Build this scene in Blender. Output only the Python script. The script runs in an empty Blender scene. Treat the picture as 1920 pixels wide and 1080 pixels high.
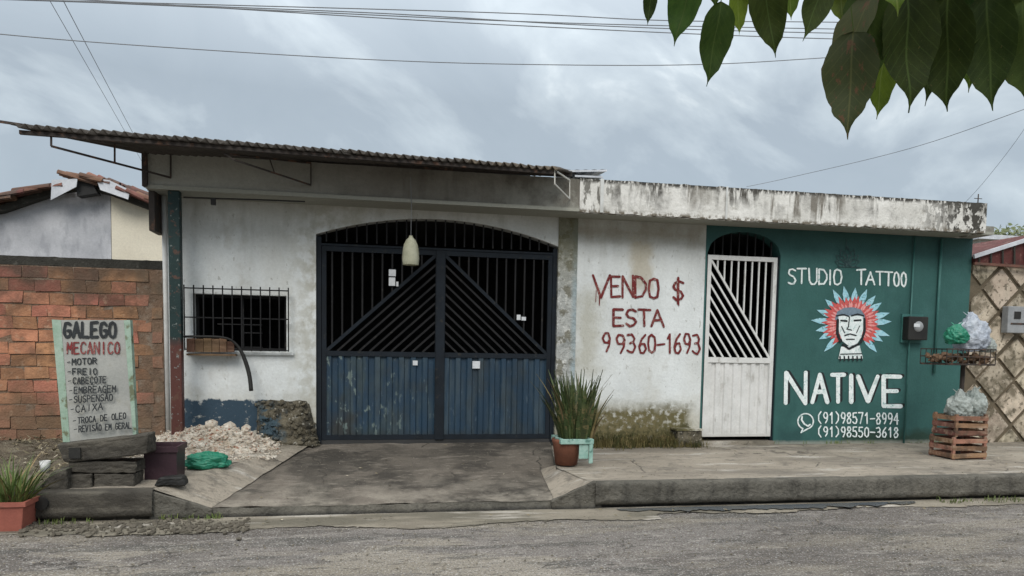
import bpy, bmesh, math, random
from mathutils import Vector, Matrix, noise as mn
random.seed(7)
R = math.radians
S = bpy.context.scene
# ------------------------------------------------------------------ camera
F = 1400.0; YAW = R(-11); PITCH = R(-4); ROLL = R(1.0); HOR = 648.0
CAM = Vector((0, -7.8, 1.30))
SHY = (HOR - 540) + F * math.tan(-PITCH)
RM = Matrix.Rotation(YAW, 3, 'Z') @ Matrix.Rotation(math.pi / 2 + PITCH, 3, 'X') @ Matrix.Rotation(ROLL, 3, 'Z')
cd = bpy.data.cameras.new('camera'); cam = bpy.data.objects.new('camera', cd)
S.collection.objects.link(cam); S.camera = cam
cam.matrix_world = Matrix.Translation(CAM) @ RM.to_4x4()
cd.sensor_width = 36; cd.lens = 36 * F / 1920; cd.shift_y = SHY / 1920; cd.clip_end = 600; cd.clip_start = 0.05
def ray(u, v): return RM @ Vector(((u - 960) / F, -(v - 540 - SHY) / F, -1))
def P(u, v, y=0.0):                       # photo point -> place on an upright plane y
    d = ray(u, v); return CAM + d * ((y - CAM.y) / d.y)
def G(u, v, z=0.0):                       # photo point -> place on a level z
    d = ray(u, v); return CAM + d * ((z - CAM.z) / d.z)
# ------------------------------------------------------------------ sky, sun, exposure
SUN_EL, SUN_AZ = R(38), R(196)            # compass azimuth of the sun (from +Y clockwise)
W = bpy.data.worlds.new('World'); S.world = W; W.use_nodes = True
nt = W.node_tree; nt.nodes.clear()
def wn(t, **k):
    n = nt.nodes.new(t)
    for a, b in k.items(): setattr(n, a, b)
    return n
def wl(a, b): nt.links.new(a, b)
sky = wn('ShaderNodeTexSky', sky_type='NISHITA', sun_disc=False, sun_elevation=SUN_EL, sun_rotation=SUN_AZ)
tc = wn('ShaderNodeTexCoord'); sep = wn('ShaderNodeSeparateXYZ'); wl(tc.outputs['Generated'], sep.inputs[0])
def wm(op, a, b=0.0, c=None):
    n = wn('ShaderNodeMath', operation=op)
    for i, x in enumerate((a, b, c)):
        if x is None: continue
        if isinstance(x, (int, float)): n.inputs[i].default_value = x
        else: wl(x, n.inputs[i])
    return n.outputs[0]
mp0 = wn('ShaderNodeMapping'); wl(tc.outputs['Generated'], mp0.inputs[0]); mp0.inputs['Rotation'].default_value = (0, 0, R(11))
mp1 = wn('ShaderNodeMapping'); wl(mp0.outputs[0], mp1.inputs[0]); mp1.inputs['Rotation'].default_value = (0, R(-36), 0)
mp = wn('ShaderNodeMapping'); wl(mp1.outputs[0], mp.inputs[0]); mp.inputs['Scale'].default_value = (1.15, 1.6, 2.0)
mp.inputs['Location'].default_value = (3.35, 1.7, 5.2)
n1 = wn('ShaderNodeTexNoise'); n1.inputs['Scale'].default_value = 2.7; n1.inputs['Detail'].default_value = 7; n1.inputs['Roughness'].default_value = .55
n1.inputs['Distortion'].default_value = .5
wl(mp.outputs[0], n1.inputs['Vector'])
cr = wn('ShaderNodeValToRGB'); wl(n1.outputs[0], cr.inputs[0])
e = cr.color_ramp.elements
e[0].position = .28; e[0].color = (.46, .54, .61, 1); e[1].position = .70; e[1].color = (1.12, 1.2, 1.22, 1)
x = e.new(.5); x.color = (.52, .60, .67, 1)
x = e.new(.60); x.color = (.70, .79, .85, 1)
gz = wm('MULTIPLY_ADD', wm('MAXIMUM', wm('SUBTRACT', sep.outputs[2], .30), 0.0), 3.0, 0.60)   # an overcast sky is brighter overhead
sc = wn('ShaderNodeVectorMath', operation='SCALE'); wh = wn('ShaderNodeMixRGB'); wl(wm('MINIMUM', wm('MULTIPLY', wm('MAXIMUM', wm('SUBTRACT', sep.outputs[2], .3), 0.0), 1.6), .85), wh.inputs[0]); wl(cr.outputs[0], wh.inputs[1]); wh.inputs[2].default_value = (.585, .58, .56, 1)   # neutral cloud deck overhead
wl(wh.outputs[0], sc.inputs[0]); wl(wm('MULTIPLY', gz, 10.5), sc.inputs['Scale'])
mx = wn('ShaderNodeMixRGB'); mx.inputs[0].default_value = .9; wl(sky.outputs[0], mx.inputs[1]); wl(sc.outputs[0], mx.inputs[2])
bg = wn('ShaderNodeBackground'); bg.inputs[1].default_value = .1; wl(mx.outputs[0], bg.inputs[0])
wo = wn('ShaderNodeOutputWorld'); wl(bg.outputs[0], wo.inputs[0])
sl = bpy.data.lights.new('sun', 'SUN'); sl.energy = 1.2; sl.angle = R(25); sl.color = (1, .95, .87)
so = bpy.data.objects.new('sun', sl); S.collection.objects.link(so)
so.rotation_euler = (math.pi / 2 - SUN_EL, 0, math.pi - SUN_AZ)
S.view_settings.view_transform = 'Standard'; S.view_settings.look = 'None'
S.view_settings.exposure = 0.48; S.view_settings.gamma = 1; S.view_settings.use_curve_mapping = False
S.render.engine = 'CYCLES'

# ------------------------------------------------------------------ material helpers
class NB:
    def __init__(s, name):
        s.m = bpy.data.materials.new(name); s.m.use_nodes = True
        s.t = s.m.node_tree; s.b = s.t.nodes['Principled BSDF']
        s.g = s.n('ShaderNodeNewGeometry').outputs['Position']; s.c = s.g
    def n(s, t, **k):
        q = s.t.nodes.new(t)
        for a, b in k.items(): setattr(q, a, b)
        return q
    def l(s, a, i):
        if hasattr(a, 'is_output'): s.t.links.new(a, i)
        else: i.default_value = a
    def M(s, op, a, b=0.0, c=None):
        q = s.n('ShaderNodeMath', operation=op); s.l(a, q.inputs[0]); s.l(b, q.inputs[1])
        if c is not None: s.l(c, q.inputs[2])
        return q.outputs[0]
    def noise(s, scale, lo=None, hi=None, vs=(1, 1, 1), det=6, rough=.6, off=0, raw=False):
        mpg = s.n('ShaderNodeMapping'); s.l(s.c, mpg.inputs[0]); mpg.inputs['Scale'].default_value = vs
        mpg.inputs['Location'].default_value = (off, off * 1.7, off * .6)
        q = s.n('ShaderNodeTexNoise'); s.l(mpg.outputs[0], q.inputs['Vector'])
        q.inputs['Scale'].default_value = scale; q.inputs['Detail'].default_value = det; q.inputs['Roughness'].default_value = rough
        return q.outputs[0] if lo is None else s.rng(q.outputs[0], lo, hi)
    def rng(s, a, lo, hi):
        q = s.n('ShaderNodeMapRange'); q.clamp = True; s.l(a, q.inputs[0]); q.inputs[1].default_value = lo; q.inputs[2].default_value = hi
        return q.outputs[0]
    def xyz(s):
        q = s.n('ShaderNodeSeparateXYZ'); s.l(s.c, q.inputs[0]); return q.outputs
    def grad(s, ax, a, b, namp=0, ns=4, vs=(1, 1, 1)):
        v = s.xyz()[ax]
        if namp: v = s.M('MULTIPLY_ADD', s.M('SUBTRACT', s.noise(ns, vs=vs), .5), namp, v)
        if a < b: return s.rng(v, a, b)
        return s.M('SUBTRACT', 1.0, s.rng(v, b, a))
    def box(s, x0, x1, z0, z1, soft=.02, namp=.1, ns=8):
        o = s.xyz()
        d = s.M('MINIMUM', s.M('MINIMUM', s.M('SUBTRACT', o[0], x0), s.M('SUBTRACT', x1, o[0])), s.M('MINIMUM', s.M('SUBTRACT', o[2], z0), s.M('SUBTRACT', z1, o[2])))
        d = s.M('MULTIPLY_ADD', s.M('SUBTRACT', s.noise(ns), .5), namp, d)
        return s.rng(d, 0, soft)
    def crack(s, scale, w=.012):
        d = s.n('ShaderNodeTexNoise'); s.l(s.c, d.inputs['Vector']); d.inputs['Scale'].default_value = scale * 3; d.inputs['Detail'].default_value = 6
        vm = s.n('ShaderNodeVectorMath', operation='MULTIPLY_ADD'); s.l(d.outputs['Color'], vm.inputs[0]); vm.inputs[1].default_value = (.35 / scale,) * 3; s.l(s.c, vm.inputs[2])
        v = s.n('ShaderNodeTexVoronoi', feature='DISTANCE_TO_EDGE'); s.l(vm.outputs[0], v.inputs['Vector']); v.inputs['Scale'].default_value = scale
        return s.mul(s.M('SUBTRACT', 1.0, s.rng(v.outputs['Distance'], w * .3, w)), s.noise(1.3, .47, .56, off=50))
    def mul(s, *a):
        r = a[0]
        for q in a[1:]: r = s.M('MULTIPLY', r, q)
        return r
    def mix(s, f, a, b):
        q = s.n('ShaderNodeMixRGB'); s.l(f, q.inputs[0])
        for i, v in ((1, a), (2, b)):
            if hasattr(v, 'is_output'): s.l(v, q.inputs[i])
            else: q.inputs[i].default_value = (*v[:3], 1)
        return q.outputs[0]
def mat(name, col, col2=None, vs=3, layers=(), rough=.85, bump=.25, bs=60, bd=.01, metal=0, coord='pos', objrand=0, fine=.12, spec=.3, trans=0, big=None):
    """base colour varied by noise, layered stains, fine relief"""
    n = NB(name)
    if coord == 'obj': n.c = n.n('ShaderNodeTexCoord').outputs['Object']
    c = n.mix(n.noise(vs, .35, .68), col, col2 or tuple(x * .8 for x in col))
    if objrand:
        oi = n.n('ShaderNodeObjectInfo').outputs['Random']
        hs = n.n('ShaderNodeHueSaturation'); n.l(c, hs.inputs['Color'])
        n.l(n.M('MULTIPLY_ADD', oi, 2 * objrand, 1 - objrand), hs.inputs['Value'])
        n.l(n.M('MULTIPLY_ADD', n.M('FRACT', n.M('MULTIPLY', oi, 37.3)), .06 * min(1, objrand * 2), .5 - .03 * min(1, objrand * 2)), hs.inputs['Hue'])
        c = hs.outputs[0]
    for fn, lc in layers: c = n.mix(fn(n), c, lc)
    if fine:
        hs = n.n('ShaderNodeHueSaturation'); n.l(c, hs.inputs['Color'])
        n.l(n.M('MULTIPLY_ADD', n.noise(bs * .8, det=8, rough=.75), fine * 4, 1 - fine * 2), hs.inputs['Value']); c = hs.outputs[0]
    n.l(c, n.b.inputs['Base Color'])
    n.b.inputs['Roughness'].default_value = rough; n.b.inputs['Metallic'].default_value = metal
    n.b.inputs['Specular IOR Level'].default_value = spec
    if trans:
        n.b.inputs['Transmission Weight'].default_value = 0
        tr = n.n('ShaderNodeBsdfTranslucent'); n.l(c, tr.inputs[0]); ad = n.n('ShaderNodeMixShader'); ad.inputs[0].default_value = trans
        out = n.t.nodes['Material Output']; n.t.links.new(n.b.outputs[0], ad.inputs[1]); n.t.links.new(tr.outputs[0], ad.inputs[2]); n.t.links.new(ad.outputs[0], out.inputs[0])
    if bump:
        h = n.noise(bs, det=5)
        if big: h = n.M('MULTIPLY_ADD', n.noise(big[0], det=4, vs=big[2] if len(big) > 2 else (1, 1, 1)), big[1], h)
        b = n.n('ShaderNodeBump'); b.inputs['Strength'].default_value = bump; b.inputs['Distance'].default_value = bd
        n.l(h, b.inputs['Height']); n.l(b.outputs[0], n.b.inputs['Normal'])
    return n.m
# ------------------------------------------------------------------ object helpers
def wloc(o):
    v = Vector((0, 0, 0))
    while o: v = v + Vector(o.location); o = o.parent
    return v
def link(name, data, parent=None, loc=None):
    o = bpy.data.objects.new(name, data); S.collection.objects.link(o)
    if loc is not None: o.location = Vector(loc) - (wloc(parent) if parent else Vector((0, 0, 0)))
    if parent: o.parent = parent
    return o
def thing(name, loc, label, cat, group=None):
    o = link(name, None, None, loc); o.empty_display_size = .1
    return tag(o, label, cat, group)
def tag(o, label=None, cat=None, group=None, kind=None):
    if label: o['label'] = label
    if cat: o['category'] = cat
    if group: o['group'] = group
    if kind: o['kind'] = kind
    return o
class MB:
    def __init__(s): s.v = []; s.f = []; s.k = 0
    def add(s, vs, fs):
        b = len(s.v); s.v += [Vector(x) for x in vs]; s.f += [tuple(i + b for i in q) for q in fs]; return s
    def box(s, x0, x1, y0, y1, z0, z1):
        return s.add([(x0, y0, z0), (x1, y0, z0), (x1, y1, z0), (x0, y1, z0), (x0, y0, z1), (x1, y0, z1), (x1, y1, z1), (x0, y1, z1)],
                     [(0, 3, 2, 1), (4, 5, 6, 7), (0, 1, 5, 4), (1, 2, 6, 5), (2, 3, 7, 6), (3, 0, 4, 7)])
    def bar(s, a, b, w, h=None, up=(0, 1, 0)):            # box beam from a to b; w across, h along 'up'
        a = Vector(a); b = Vector(b); d = (b - a).normalized(); u = Vector(up); u = (u - d * u.dot(d)).normalized(); r = d.cross(u)
        h = h or w; q = []
        for p in (a, b):
            for i, j in ((-1, -1), (1, -1), (1, 1), (-1, 1)): q.append(p + r * (i * w / 2) + u * (j * h / 2))
        return s.add(q, [(3, 2, 1, 0), (4, 5, 6, 7), (0, 1, 5, 4), (1, 2, 6, 5), (2, 3, 7, 6), (3, 0, 4, 7)])
    def tube(s, pts, rad, n=8, cap=True):
        pts = [Vector(p) for p in pts]; m = len(pts); ring = []; u = None
        for i, p in enumerate(pts):
            d = (pts[min(i + 1, m - 1)] - pts[max(i - 1, 0)]).normalized()
            if u is None: u = d.orthogonal().normalized()
            u = (u - d * u.dot(d)).normalized(); w = d.cross(u); rr = rad[i] if isinstance(rad, (list, tuple)) else rad
            ring += [p + (u * math.cos(t) + w * math.sin(t)) * rr for t in [2 * math.pi * k / n for k in range(n)]]
        fs = [(i * n + k, i * n + (k + 1) % n, (i + 1) * n + (k + 1) % n, (i + 1) * n + k) for i in range(m - 1) for k in range(n)]
        if cap: fs += [tuple(range(n - 1, -1, -1)), tuple((m - 1) * n + k for k in range(n))]
        return s.add(ring, fs)
    def lathe(s, c, prof, n=20, sx=1, sy=1):
        c = Vector(c); vs = []
        for r, z in prof:
            vs += [c + Vector((r * sx * math.cos(2 * math.pi * k / n), r * sy * math.sin(2 * math.pi * k / n), z)) for k in range(n)]
        fs = [(i * n + k, i * n + (k + 1) % n, (i + 1) * n + (k + 1) % n, (i + 1) * n + k) for i in range(len(prof) - 1) for k in range(n)]
        return s.add(vs, fs)
    def grid(s, fn, nu, nv):
        vs = [fn(i / nu, j / nv) for j in range(nv + 1) for i in range(nu + 1)]
        return s.add(vs, [(j * (nu + 1) + i, j * (nu + 1) + i + 1, (j + 1) * (nu + 1) + i + 1, (j + 1) * (nu + 1) + i) for j in range(nv) for i in range(nu)])
    def prism(s, poly, d):                                # polygon (world points) extruded by vector d
        n = len(poly); d = Vector(d); p = [Vector(q) for q in poly]
        return s.add(p + [q + d for q in p], [tuple(range(n)), tuple(range(2 * n - 1, n - 1, -1))] + [(i, (i + 1) % n + 0, (i + 1) % n + n, i + n)[::-1] for i in range(n)])
    def rock(s, c, r, sub=1):
        c = Vector(c); t = (1 + 5 ** .5) / 2
        b = [(-1, t, 0), (1, t, 0), (-1, -t, 0), (1, -t, 0), (0, -1, t), (0, 1, t), (0, -1, -t), (0, 1, -t), (t, 0, -1), (t, 0, 1), (-t, 0, -1), (-t, 0, 1)]
        fs = [(0, 11, 5), (0, 5, 1), (0, 1, 7), (0, 7, 10), (0, 10, 11), (1, 5, 9), (5, 11, 4), (11, 10, 2), (10, 7, 6), (7, 1, 8), (3, 9, 4), (3, 4, 2), (3, 2, 6), (3, 6, 8), (3, 8, 9), (4, 9, 5), (2, 4, 11), (6, 2, 10), (8, 6, 7), (9, 8, 1)]
        sc = Vector((random.uniform(.7, 1.3), random.uniform(.7, 1.3), random.uniform(.5, 1)))
        return s.add([c + Vector((q[0] * sc.x, q[1] * sc.y, q[2] * sc.z)) * (r / 1.9 * random.uniform(.75, 1.2)) for q in b], fs)
    def build(s, name, m, parent=None, smooth=False, origin=None, kind=None, bevel=0):
        off = wloc(parent) if parent else Vector((0, 0, 0))
        o0 = Vector(origin) if origin is not None else (off)
        me = bpy.data.meshes.new(name); me.from_pydata([tuple(q - o0) for q in s.v], [], s.f); me.update()
        if m: me.materials.append(m)
        if smooth:
            for p in me.polygons: p.use_smooth = True
        o = link(name, me, parent)
        o.location = o0 - off
        if kind: o['kind'] = kind
        if bevel:
            b = o.modifiers.new('bevel', 'BEVEL'); b.width = bevel; b.segments = 2; b.limit_method = 'ANGLE'
        return o
def inst(name, me, parent, mw):                           # shared-mesh copy at a world matrix
    o = link(name, me, parent); m = mw.copy(); m.translation = m.translation - (wloc(parent) if parent else Vector((0, 0, 0)))
    o.matrix_basis = m; return o
def mesh_of(mb, name, m, smooth=False):
    me = bpy.data.meshes.new(name); me.from_pydata([tuple(q) for q in mb.v], [], mb.f); me.update(); me.materials.append(m)
    if smooth:
        for p in me.polygons: p.use_smooth = True
    return me
def nz(x, y, z=0, s=1): return mn.noise(Vector((x * s, y * s, z * s)))

def roughen(mb, cuts=9, amp=.011):
    b = bmesh.new(); vs = [b.verts.new(q) for q in mb.v]
    for f in mb.f: b.faces.new([vs[i] for i in f])
    bmesh.ops.bevel(b, geom=b.edges[:], offset=.008, segments=1, affect='EDGES')
    bmesh.ops.subdivide_edges(b, edges=b.edges[:], cuts=cuts, use_grid_fill=True); b.normal_update(); b.verts.ensure_lookup_table()
    out = []
    for v in b.verts:
        p = v.co; k = nz(p.x, p.y, p.z, 8) + .6 * nz(p.x, p.y, p.z, 22) + .35 * nz(p.x, p.y, p.z, 55); out.append(p + v.normal * amp * (k - .2 * abs(k)))
    b.verts.index_update(); mb.f = [tuple(v.index for v in f.verts) for f in b.faces]; mb.v = out; b.free(); return mb
# ------------------------------------------------------------------ materials
moss = (.075, .068, .03)
def streak(lo, hi, top, bot, s=9, off=0):
    return lambda n: n.mul(n.noise(s, lo, hi, vs=(1, 1, .1), off=off), n.grad(2, bot, top, .3, 7))
m_white = mat('white_plaster', (.70, .73, .735), (.55, .575, .575), 1.6, [
    (lambda n: n.mul(n.noise(2.2, .45, .75, vs=(1, 1, .5), off=3), .4), (.48, .47, .42)),
    (lambda n: n.mul(n.noise(5, .58, .72, off=1, vs=(1, 1, .6)), .6), (.42, .41, .37)),
    (lambda n: n.mul(n.noise(26, .63, .68, off=1, vs=(1, 1, .5)), .5), (.24, .23, .2)),
    (lambda n: n.mul(n.grad(0, -.9, -.52, .35, 5), n.grad(0, 0, -.1), n.noise(9, .42, .58, off=17), .7), (.36, .35, .29)),
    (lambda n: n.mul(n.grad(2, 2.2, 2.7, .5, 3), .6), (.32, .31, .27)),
    (lambda n: n.mul(n.noise(7, .48, .72, vs=(1, 1, .12), off=8), n.grad(2, 1.9, 2.5, .3, 4), .4), (.22, .21, .18)),
    (lambda n: n.mul(n.grad(2, .85, .45, .45, 5), .7), (.36, .33, .25)),
    (lambda n: n.mul(n.box(-1.86, -.98, .38, .72, .015, .16, 7), n.noise(14, .30, .42)), (.035, .062, .09)),
    (lambda n: n.mul(n.box(2.28, 3.62, .1, .72, .14, .35, 5), n.noise(16, .34, .5)), (.12, .105, .05)),
    (lambda n: n.mul(n.box(2.30, 3.55, .1, .44, .05, .5, 7)), moss),
    (lambda n: n.mul(n.box(2.26, 3.3, .1, .62, .1, .7, 11), n.noise(21, .45, .55), .8), (.15, .125, .06)),
    (lambda n: n.mul(n.box(2.1, 2.55, .9, 2.0, .2, .4, 6), .55), (.30, .28, .2)),
    (lambda n: n.mul(n.box(2.05, 3.7, 2.38, 2.7, .15, .3, 4), .65), (.22, .185, .12)),
    (lambda n: n.mul(n.box(2.75, 3.1, 1.9, 2.5, .1, .3, 5), .5), (.34, .27, .15)),
    (lambda n: n.box(-2, 8, .1, .33, .05, .12, 8), (.2, .18, .14))], bump=.5, bs=45, bd=.008, big=(6, 2.2))
m_pier = mat('rough_pier_plaster', (.43, .44, .42), (.30, .31, .30), 4, [
    (lambda n: n.mul(n.noise(7, .5, .56, off=2), .75), (.13, .12, .08)),
    (lambda n: n.mul(n.noise(24, .55, .63, off=5), .8), (.6, .6, .57)),
    (lambda n: n.mul(n.grad(0, 2.13, 2.17), n.noise(5, .3, .55)), (.30, .36, .38)),
    (lambda n: n.mul(n.grad(2, 1.9, 2.4, .5, 5), .8), (.13, .125, .07)),
    (lambda n: n.mul(n.grad(2, .8, .4, .4, 6), .7), (.17, .16, .1))], bump=.9, bs=30, bd=.02, big=(9, 2))
m_fascia = mat('grey_concrete_beam', (.20, .19, .165), (.14, .13, .11), 2.5, [
    (lambda n: n.mul(n.noise(8, .5, .7, vs=(1, 1, .15), off=4), .6), (.08, .075, .06)),
    (lambda n: n.mul(n.grad(0, .6, 1.9, .8, 3), n.noise(6, .42, .6), .6), (.34, .34, .30)),
    (lambda n: n.mul(n.grad(0, .2, -1.4), .7), (.38, .38, .34)),
    (lambda n: n.grad(2, 2.705, 2.69), (.30, .30, .26))], bump=.5, bs=40, bd=.01, big=(5, 2))
m_parapet = mat('streaked_parapet', (.72, .71, .68), (.54, .53, .495), 3.2, [
    (lambda n: n.mul(n.noise(11, .60, .68, off=1), .5), (.4, .38, .34)),
    (lambda n: n.mul(n.noise(2.2, .42, .56, off=12), n.noise(13, .47, .55, vs=(1, 1, .16), off=1), n.grad(2, 2.70, 2.93, .4, 6)), (.085, .08, .07)),
    (lambda n: n.mul(n.noise(1.7, .45, .6, off=30), n.noise(8, .52, .58, vs=(1, 1, .10), off=5)), (.20, .185, .16)),
    (lambda n: n.mul(n.noise(17, .49, .53, off=7, vs=(1, 1, .6)), n.grad(0, 5.9, 6.5, .8, 3)), (.055, .052, .045)),
    (lambda n: n.mul(n.noise(15, .51, .57, off=2, vs=(1, 1, .4)), n.grad(0, 2.9, 2.2, .8, 3), .85), (.10, .095, .08)),
    (lambda n: n.mul(n.noise(30, .44, .5, vs=(1, 1, .4)), n.grad(2, 2.945, 2.98, .06, 9)), (.06, .057, .05)),
    (lambda n: n.mul(n.noise(20, .46, .56, off=3), n.grad(2, 2.71, 2.675)), (.15, .13, .1))], bump=.6, bs=40, bd=.01, big=(8, 2))
m_green = mat('green_painted_wall', (.036, .112, .103), (.028, .09, .084), 2.2, [
    (lambda n: n.mul(n.noise(5, .5, .75, vs=(1, 1, .4), off=3), .5), (.02, .07, .068)),
    (lambda n: n.mul(n.noise(2.3, .5, .7, off=9), .4), (.06, .155, .15)),
    (lambda n: n.mul(n.grad(2, 2.25, 2.7, .3, 5), .55), (.016, .045, .045)),
    (lambda n: n.mul(n.box(5.4, 6.9, .1, .42, .1, .28, 5), .85), (.022, .045, .03)),
    (lambda n: n.mul(n.box(4.6, 5.0, .1, .45, .1, .2, 6), .7), (.02, .06, .06)),
    (lambda n: n.noise(35, .70, .74, off=2), (.12, .2, .19)),
    (lambda n: n.mul(n.grad(2, .27, .235, .04, 12), .7), (.3, .3, .26))], rough=.7, bump=.35, bs=50, bd=.006, big=(5, 2))
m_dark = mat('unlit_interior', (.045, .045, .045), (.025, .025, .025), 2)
m_conc = mat('worn_concrete', (.345, .305, .25), (.24, .21, .17), 1.1, [
    (lambda n: n.mul(n.crack(.6, .008), .8), (.04, .035, .03)),
    (lambda n: n.mul(n.noise(16, .56, .62, vs=(.5, 1.3, 1), off=15, det=9), .45), (.13, .112, .09)),
    (lambda n: n.mul(n.grad(1, -.5, -.1, .5, 3), n.noise(4, .4, .6, off=3), .7), (.12, .11, .08)),
    (lambda n: n.mul(n.noise(2.6, .46, .66, vs=(.35, 1.3, 1), off=2), .75), (.155, .138, .115)),
    (lambda n: n.mul(n.noise(7, .55, .66, off=6), .6), (.11, .10, .085)),
    (lambda n: n.mul(n.noise(4, .57, .68, vs=(.4, 1.4, 1), off=11), .7), (.5, .475, .43)),
    (lambda n: n.mul(n.noise(60, .6, .68), .6), (.09, .085, .075))], bump=.8, bs=55, bd=.012, big=(6, 3))
m_ramp = mat('oily_driveway_concrete', (.18, .156, .13), (.10, .087, .072), 1.3, [
    (lambda n: n.mul(n.crack(.9), .9), (.025, .022, .018)),
    (lambda n: n.mul(n.noise(2.2, .44, .62, vs=(1, .5, 1), off=2), .8), (.055, .049, .041)),
    (lambda n: n.mul(n.noise(6, .57, .68, vs=(.4, 1.3, 1), off=5), .55), (.26, .23, .195)),
    (lambda n: n.mul(n.noise(1.6, .5, .58, off=22), .8), (.045, .04, .034)),
    (lambda n: n.mul(n.noise(18, .58, .64, vs=(.5, 1.3, 1), off=15, det=9), .45), (.27, .24, .2)),
    (lambda n: n.mul(n.grad(1, -1.3, -2.1, .7, 3), n.noise(5, .4, .6, off=31), .75), (.30, .27, .225)),
    (lambda n: n.mul(n.noise(50, .6, .68), .6), (.07, .065, .06))], bump=.8, bs=55, bd=.012, big=(6, 3))
m_kerb = mat('grimy_kerb_face', (.135, .125, .105), (.085, .08, .068), 3, [
    (lambda n: n.mul(n.noise(12, .5, .66, vs=(1, 1, .25)), .6), (.045, .042, .036)),
    (lambda n: n.mul(n.noise(5, .57, .7, off=7), .5), (.21, .195, .165)),
    (lambda n: n.mul(n.grad(2, .045, .012, .03, 9), .9), (.02, .02, .02))], bump=.9, bs=40, bd=.02, big=(9, 2.5))
m_road = mat('patched_asphalt', (.225, .203, .185), (.15, .135, .122), 1.0, [
    (lambda n: n.mul(n.noise(.8, .52, .56, off=19, vs=(.5, 1.2, 1)), .75), (.115, .10, .088)),
    (lambda n: n.mul(n.noise(1.3, .56, .60, off=27, vs=(.4, 1.2, 1)), .8), (.29, .26, .215)),
    (lambda n: n.mul(n.crack(1.1), .85), (.035, .03, .026)),
    (lambda n: n.mul(n.noise(1.6, .5, .64, vs=(.3, 1.4, 1), off=3), .8), (.24, .212, .17)),
    (lambda n: n.mul(n.noise(3.2, .55, .62, vs=(.35, 1.3, 1), off=8), .7), (.085, .08, .072)),
    (lambda n: n.mul(n.noise(70, .57, .63, det=3), .85), (.45, .44, .42)),
    (lambda n: n.mul(n.noise(9, .56, .68, vs=(.6, 1.3, 1), off=4),   .45), (.42, .39, .35)),
    (lambda n: n.mul(n.noise(22, .58, .64, vs=(.4, 1.4, 1), off=14), .8), (.07, .062, .054)),
    (lambda n: n.mul(n.noise(90, .56, .62, det=2, off=5), .8), (.05, .05, .05))], bump=1, bs=75, bd=.014, big=(9, 2))
m_gutter = mat('gutter_concrete', (.28, .25, .20), (.19, .167, .132), 1.5, [
    (lambda n: n.mul(n.noise(3, .46, .6, vs=(.3, 1.5, 1), off=2), .8), (.12, .11, .085)),
    (lambda n: n.mul(n.noise(5, .55, .65, vs=(.3, 1.5, 1), off=9), .8), (.43, .40, .355)),
    (lambda n: n.mul(n.noise(70, .6, .66), .6), (.08, .075, .065))], bump=.8, bs=60, bd=.012, big=(7, 3))
m_soil = mat('dry_soil', (.15, .125, .09), (.085, .07, .05), 4, [
    (lambda n: n.mul(n.noise(9, .5, .65), .7), (.22, .2, .15)), (lambda n: n.mul(n.noise(4, .55, .7, off=4), .6), (.05, .055, .03))], bump=1, bs=40, bd=.03, big=(12, 2))
m_brick = mat('fired_brick', (.45, .20, .118), (.33, .145, .09), 8, [
    (lambda n: n.mul(n.noise(3, .48, .66, off=2), .75), (.13, .075, .045)),
    (lambda n: n.mul(n.noise(14, .58, .68, off=3), .6), (.42, .28, .19)),
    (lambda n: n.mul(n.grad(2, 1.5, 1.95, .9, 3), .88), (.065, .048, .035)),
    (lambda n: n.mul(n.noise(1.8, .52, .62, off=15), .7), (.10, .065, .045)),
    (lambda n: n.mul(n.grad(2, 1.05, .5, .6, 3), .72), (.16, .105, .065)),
    (lambda n: n.mul(n.grad(0, -2.25, -1.98, .3, 4), .6), (.15, .12, .085))], bump=.8, bs=50, bd=.01, objrand=.33, big=(10, 1.5))
m_mortar = mat('mortar_joint', (.21, .135, .09), (.12, .085, .06), 6, [(lambda n: n.mul(n.noise(8, .5, .65), .7), (.24, .2, .16))], bump=.9, bs=40, bd=.02)
m_coping = mat('blackened_coping', (.045, .043, .036), (.025, .024, .02), 5, [(lambda n: n.mul(n.noise(15, .58, .68), .6), (.12, .115, .1))], bump=.8, bs=40, bd=.015)
m_gate = mat('black_steel_bar', (.016, .016, .017), (.010, .010, .011), 6, [(lambda n: n.noise(18, .62, .7), (.04, .037, .033))], rough=.7, bump=.1, spec=.2)
m_gatef = mat('navy_steel_frame', (.011, .016, .023), (.008, .011, .015), 6, [(lambda n: n.noise(18, .62, .7), (.03, .03, .028))], rough=.7, bump=.1, spec=.2)
m_gatep = mat('blue_sheet_panel', (.018, .044, .076), (.014, .034, .058), 3, [
    (lambda n: n.mul(n.noise(7, .48, .62, vs=(1, 1, .35), off=3), n.grad(0, .9, .1, .5, 3), .75), (.040, .060, .062)),
    (lambda n: n.mul(n.noise(11, .48, .62, vs=(1, 1, .12), off=23), .55), (.055, .078, .09)),  # pale upright streaks: wear, with ridge highlights put into the colour
    (lambda n: n.mul(n.noise(3, .5, .66, off=40), .6), (.03, .038, .04)),
    (lambda n: n.mul(n.box(-.45, -.05, .25, .62, .12, .3, 6), .8), (.03, .03, .027)),
    (lambda n: n.mul(n.noise(16, .60, .64, vs=(1, 1, .5), off=8), n.grad(0, .9, .0, .5, 3)), (.13, .17, .165)),
    (lambda n: n.mul(n.grad(2, .42, .3, .15, 9), .7), (.025, .03, .032)),
    (lambda n: n.mul(n.noise(25, .64, .68, vs=(1, 1, .3), off=5), .8), (.06, .09, .12))], rough=.6, bump=.2, spec=.3, metal=0)
m_wgate = mat('pale_painted_steel', (.66, .66, .65), (.56, .56, .545), 5, [
    (lambda n: n.mul(n.noise(14, .60, .7, vs=(1, 1, .3)), .6), (.28, .26, .23)), (lambda n: n.mul(n.grad(2, .42, .3, .1, 9), .4), (.3, .28, .24))], rough=.5, bump=.15, spec=.4)
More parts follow.
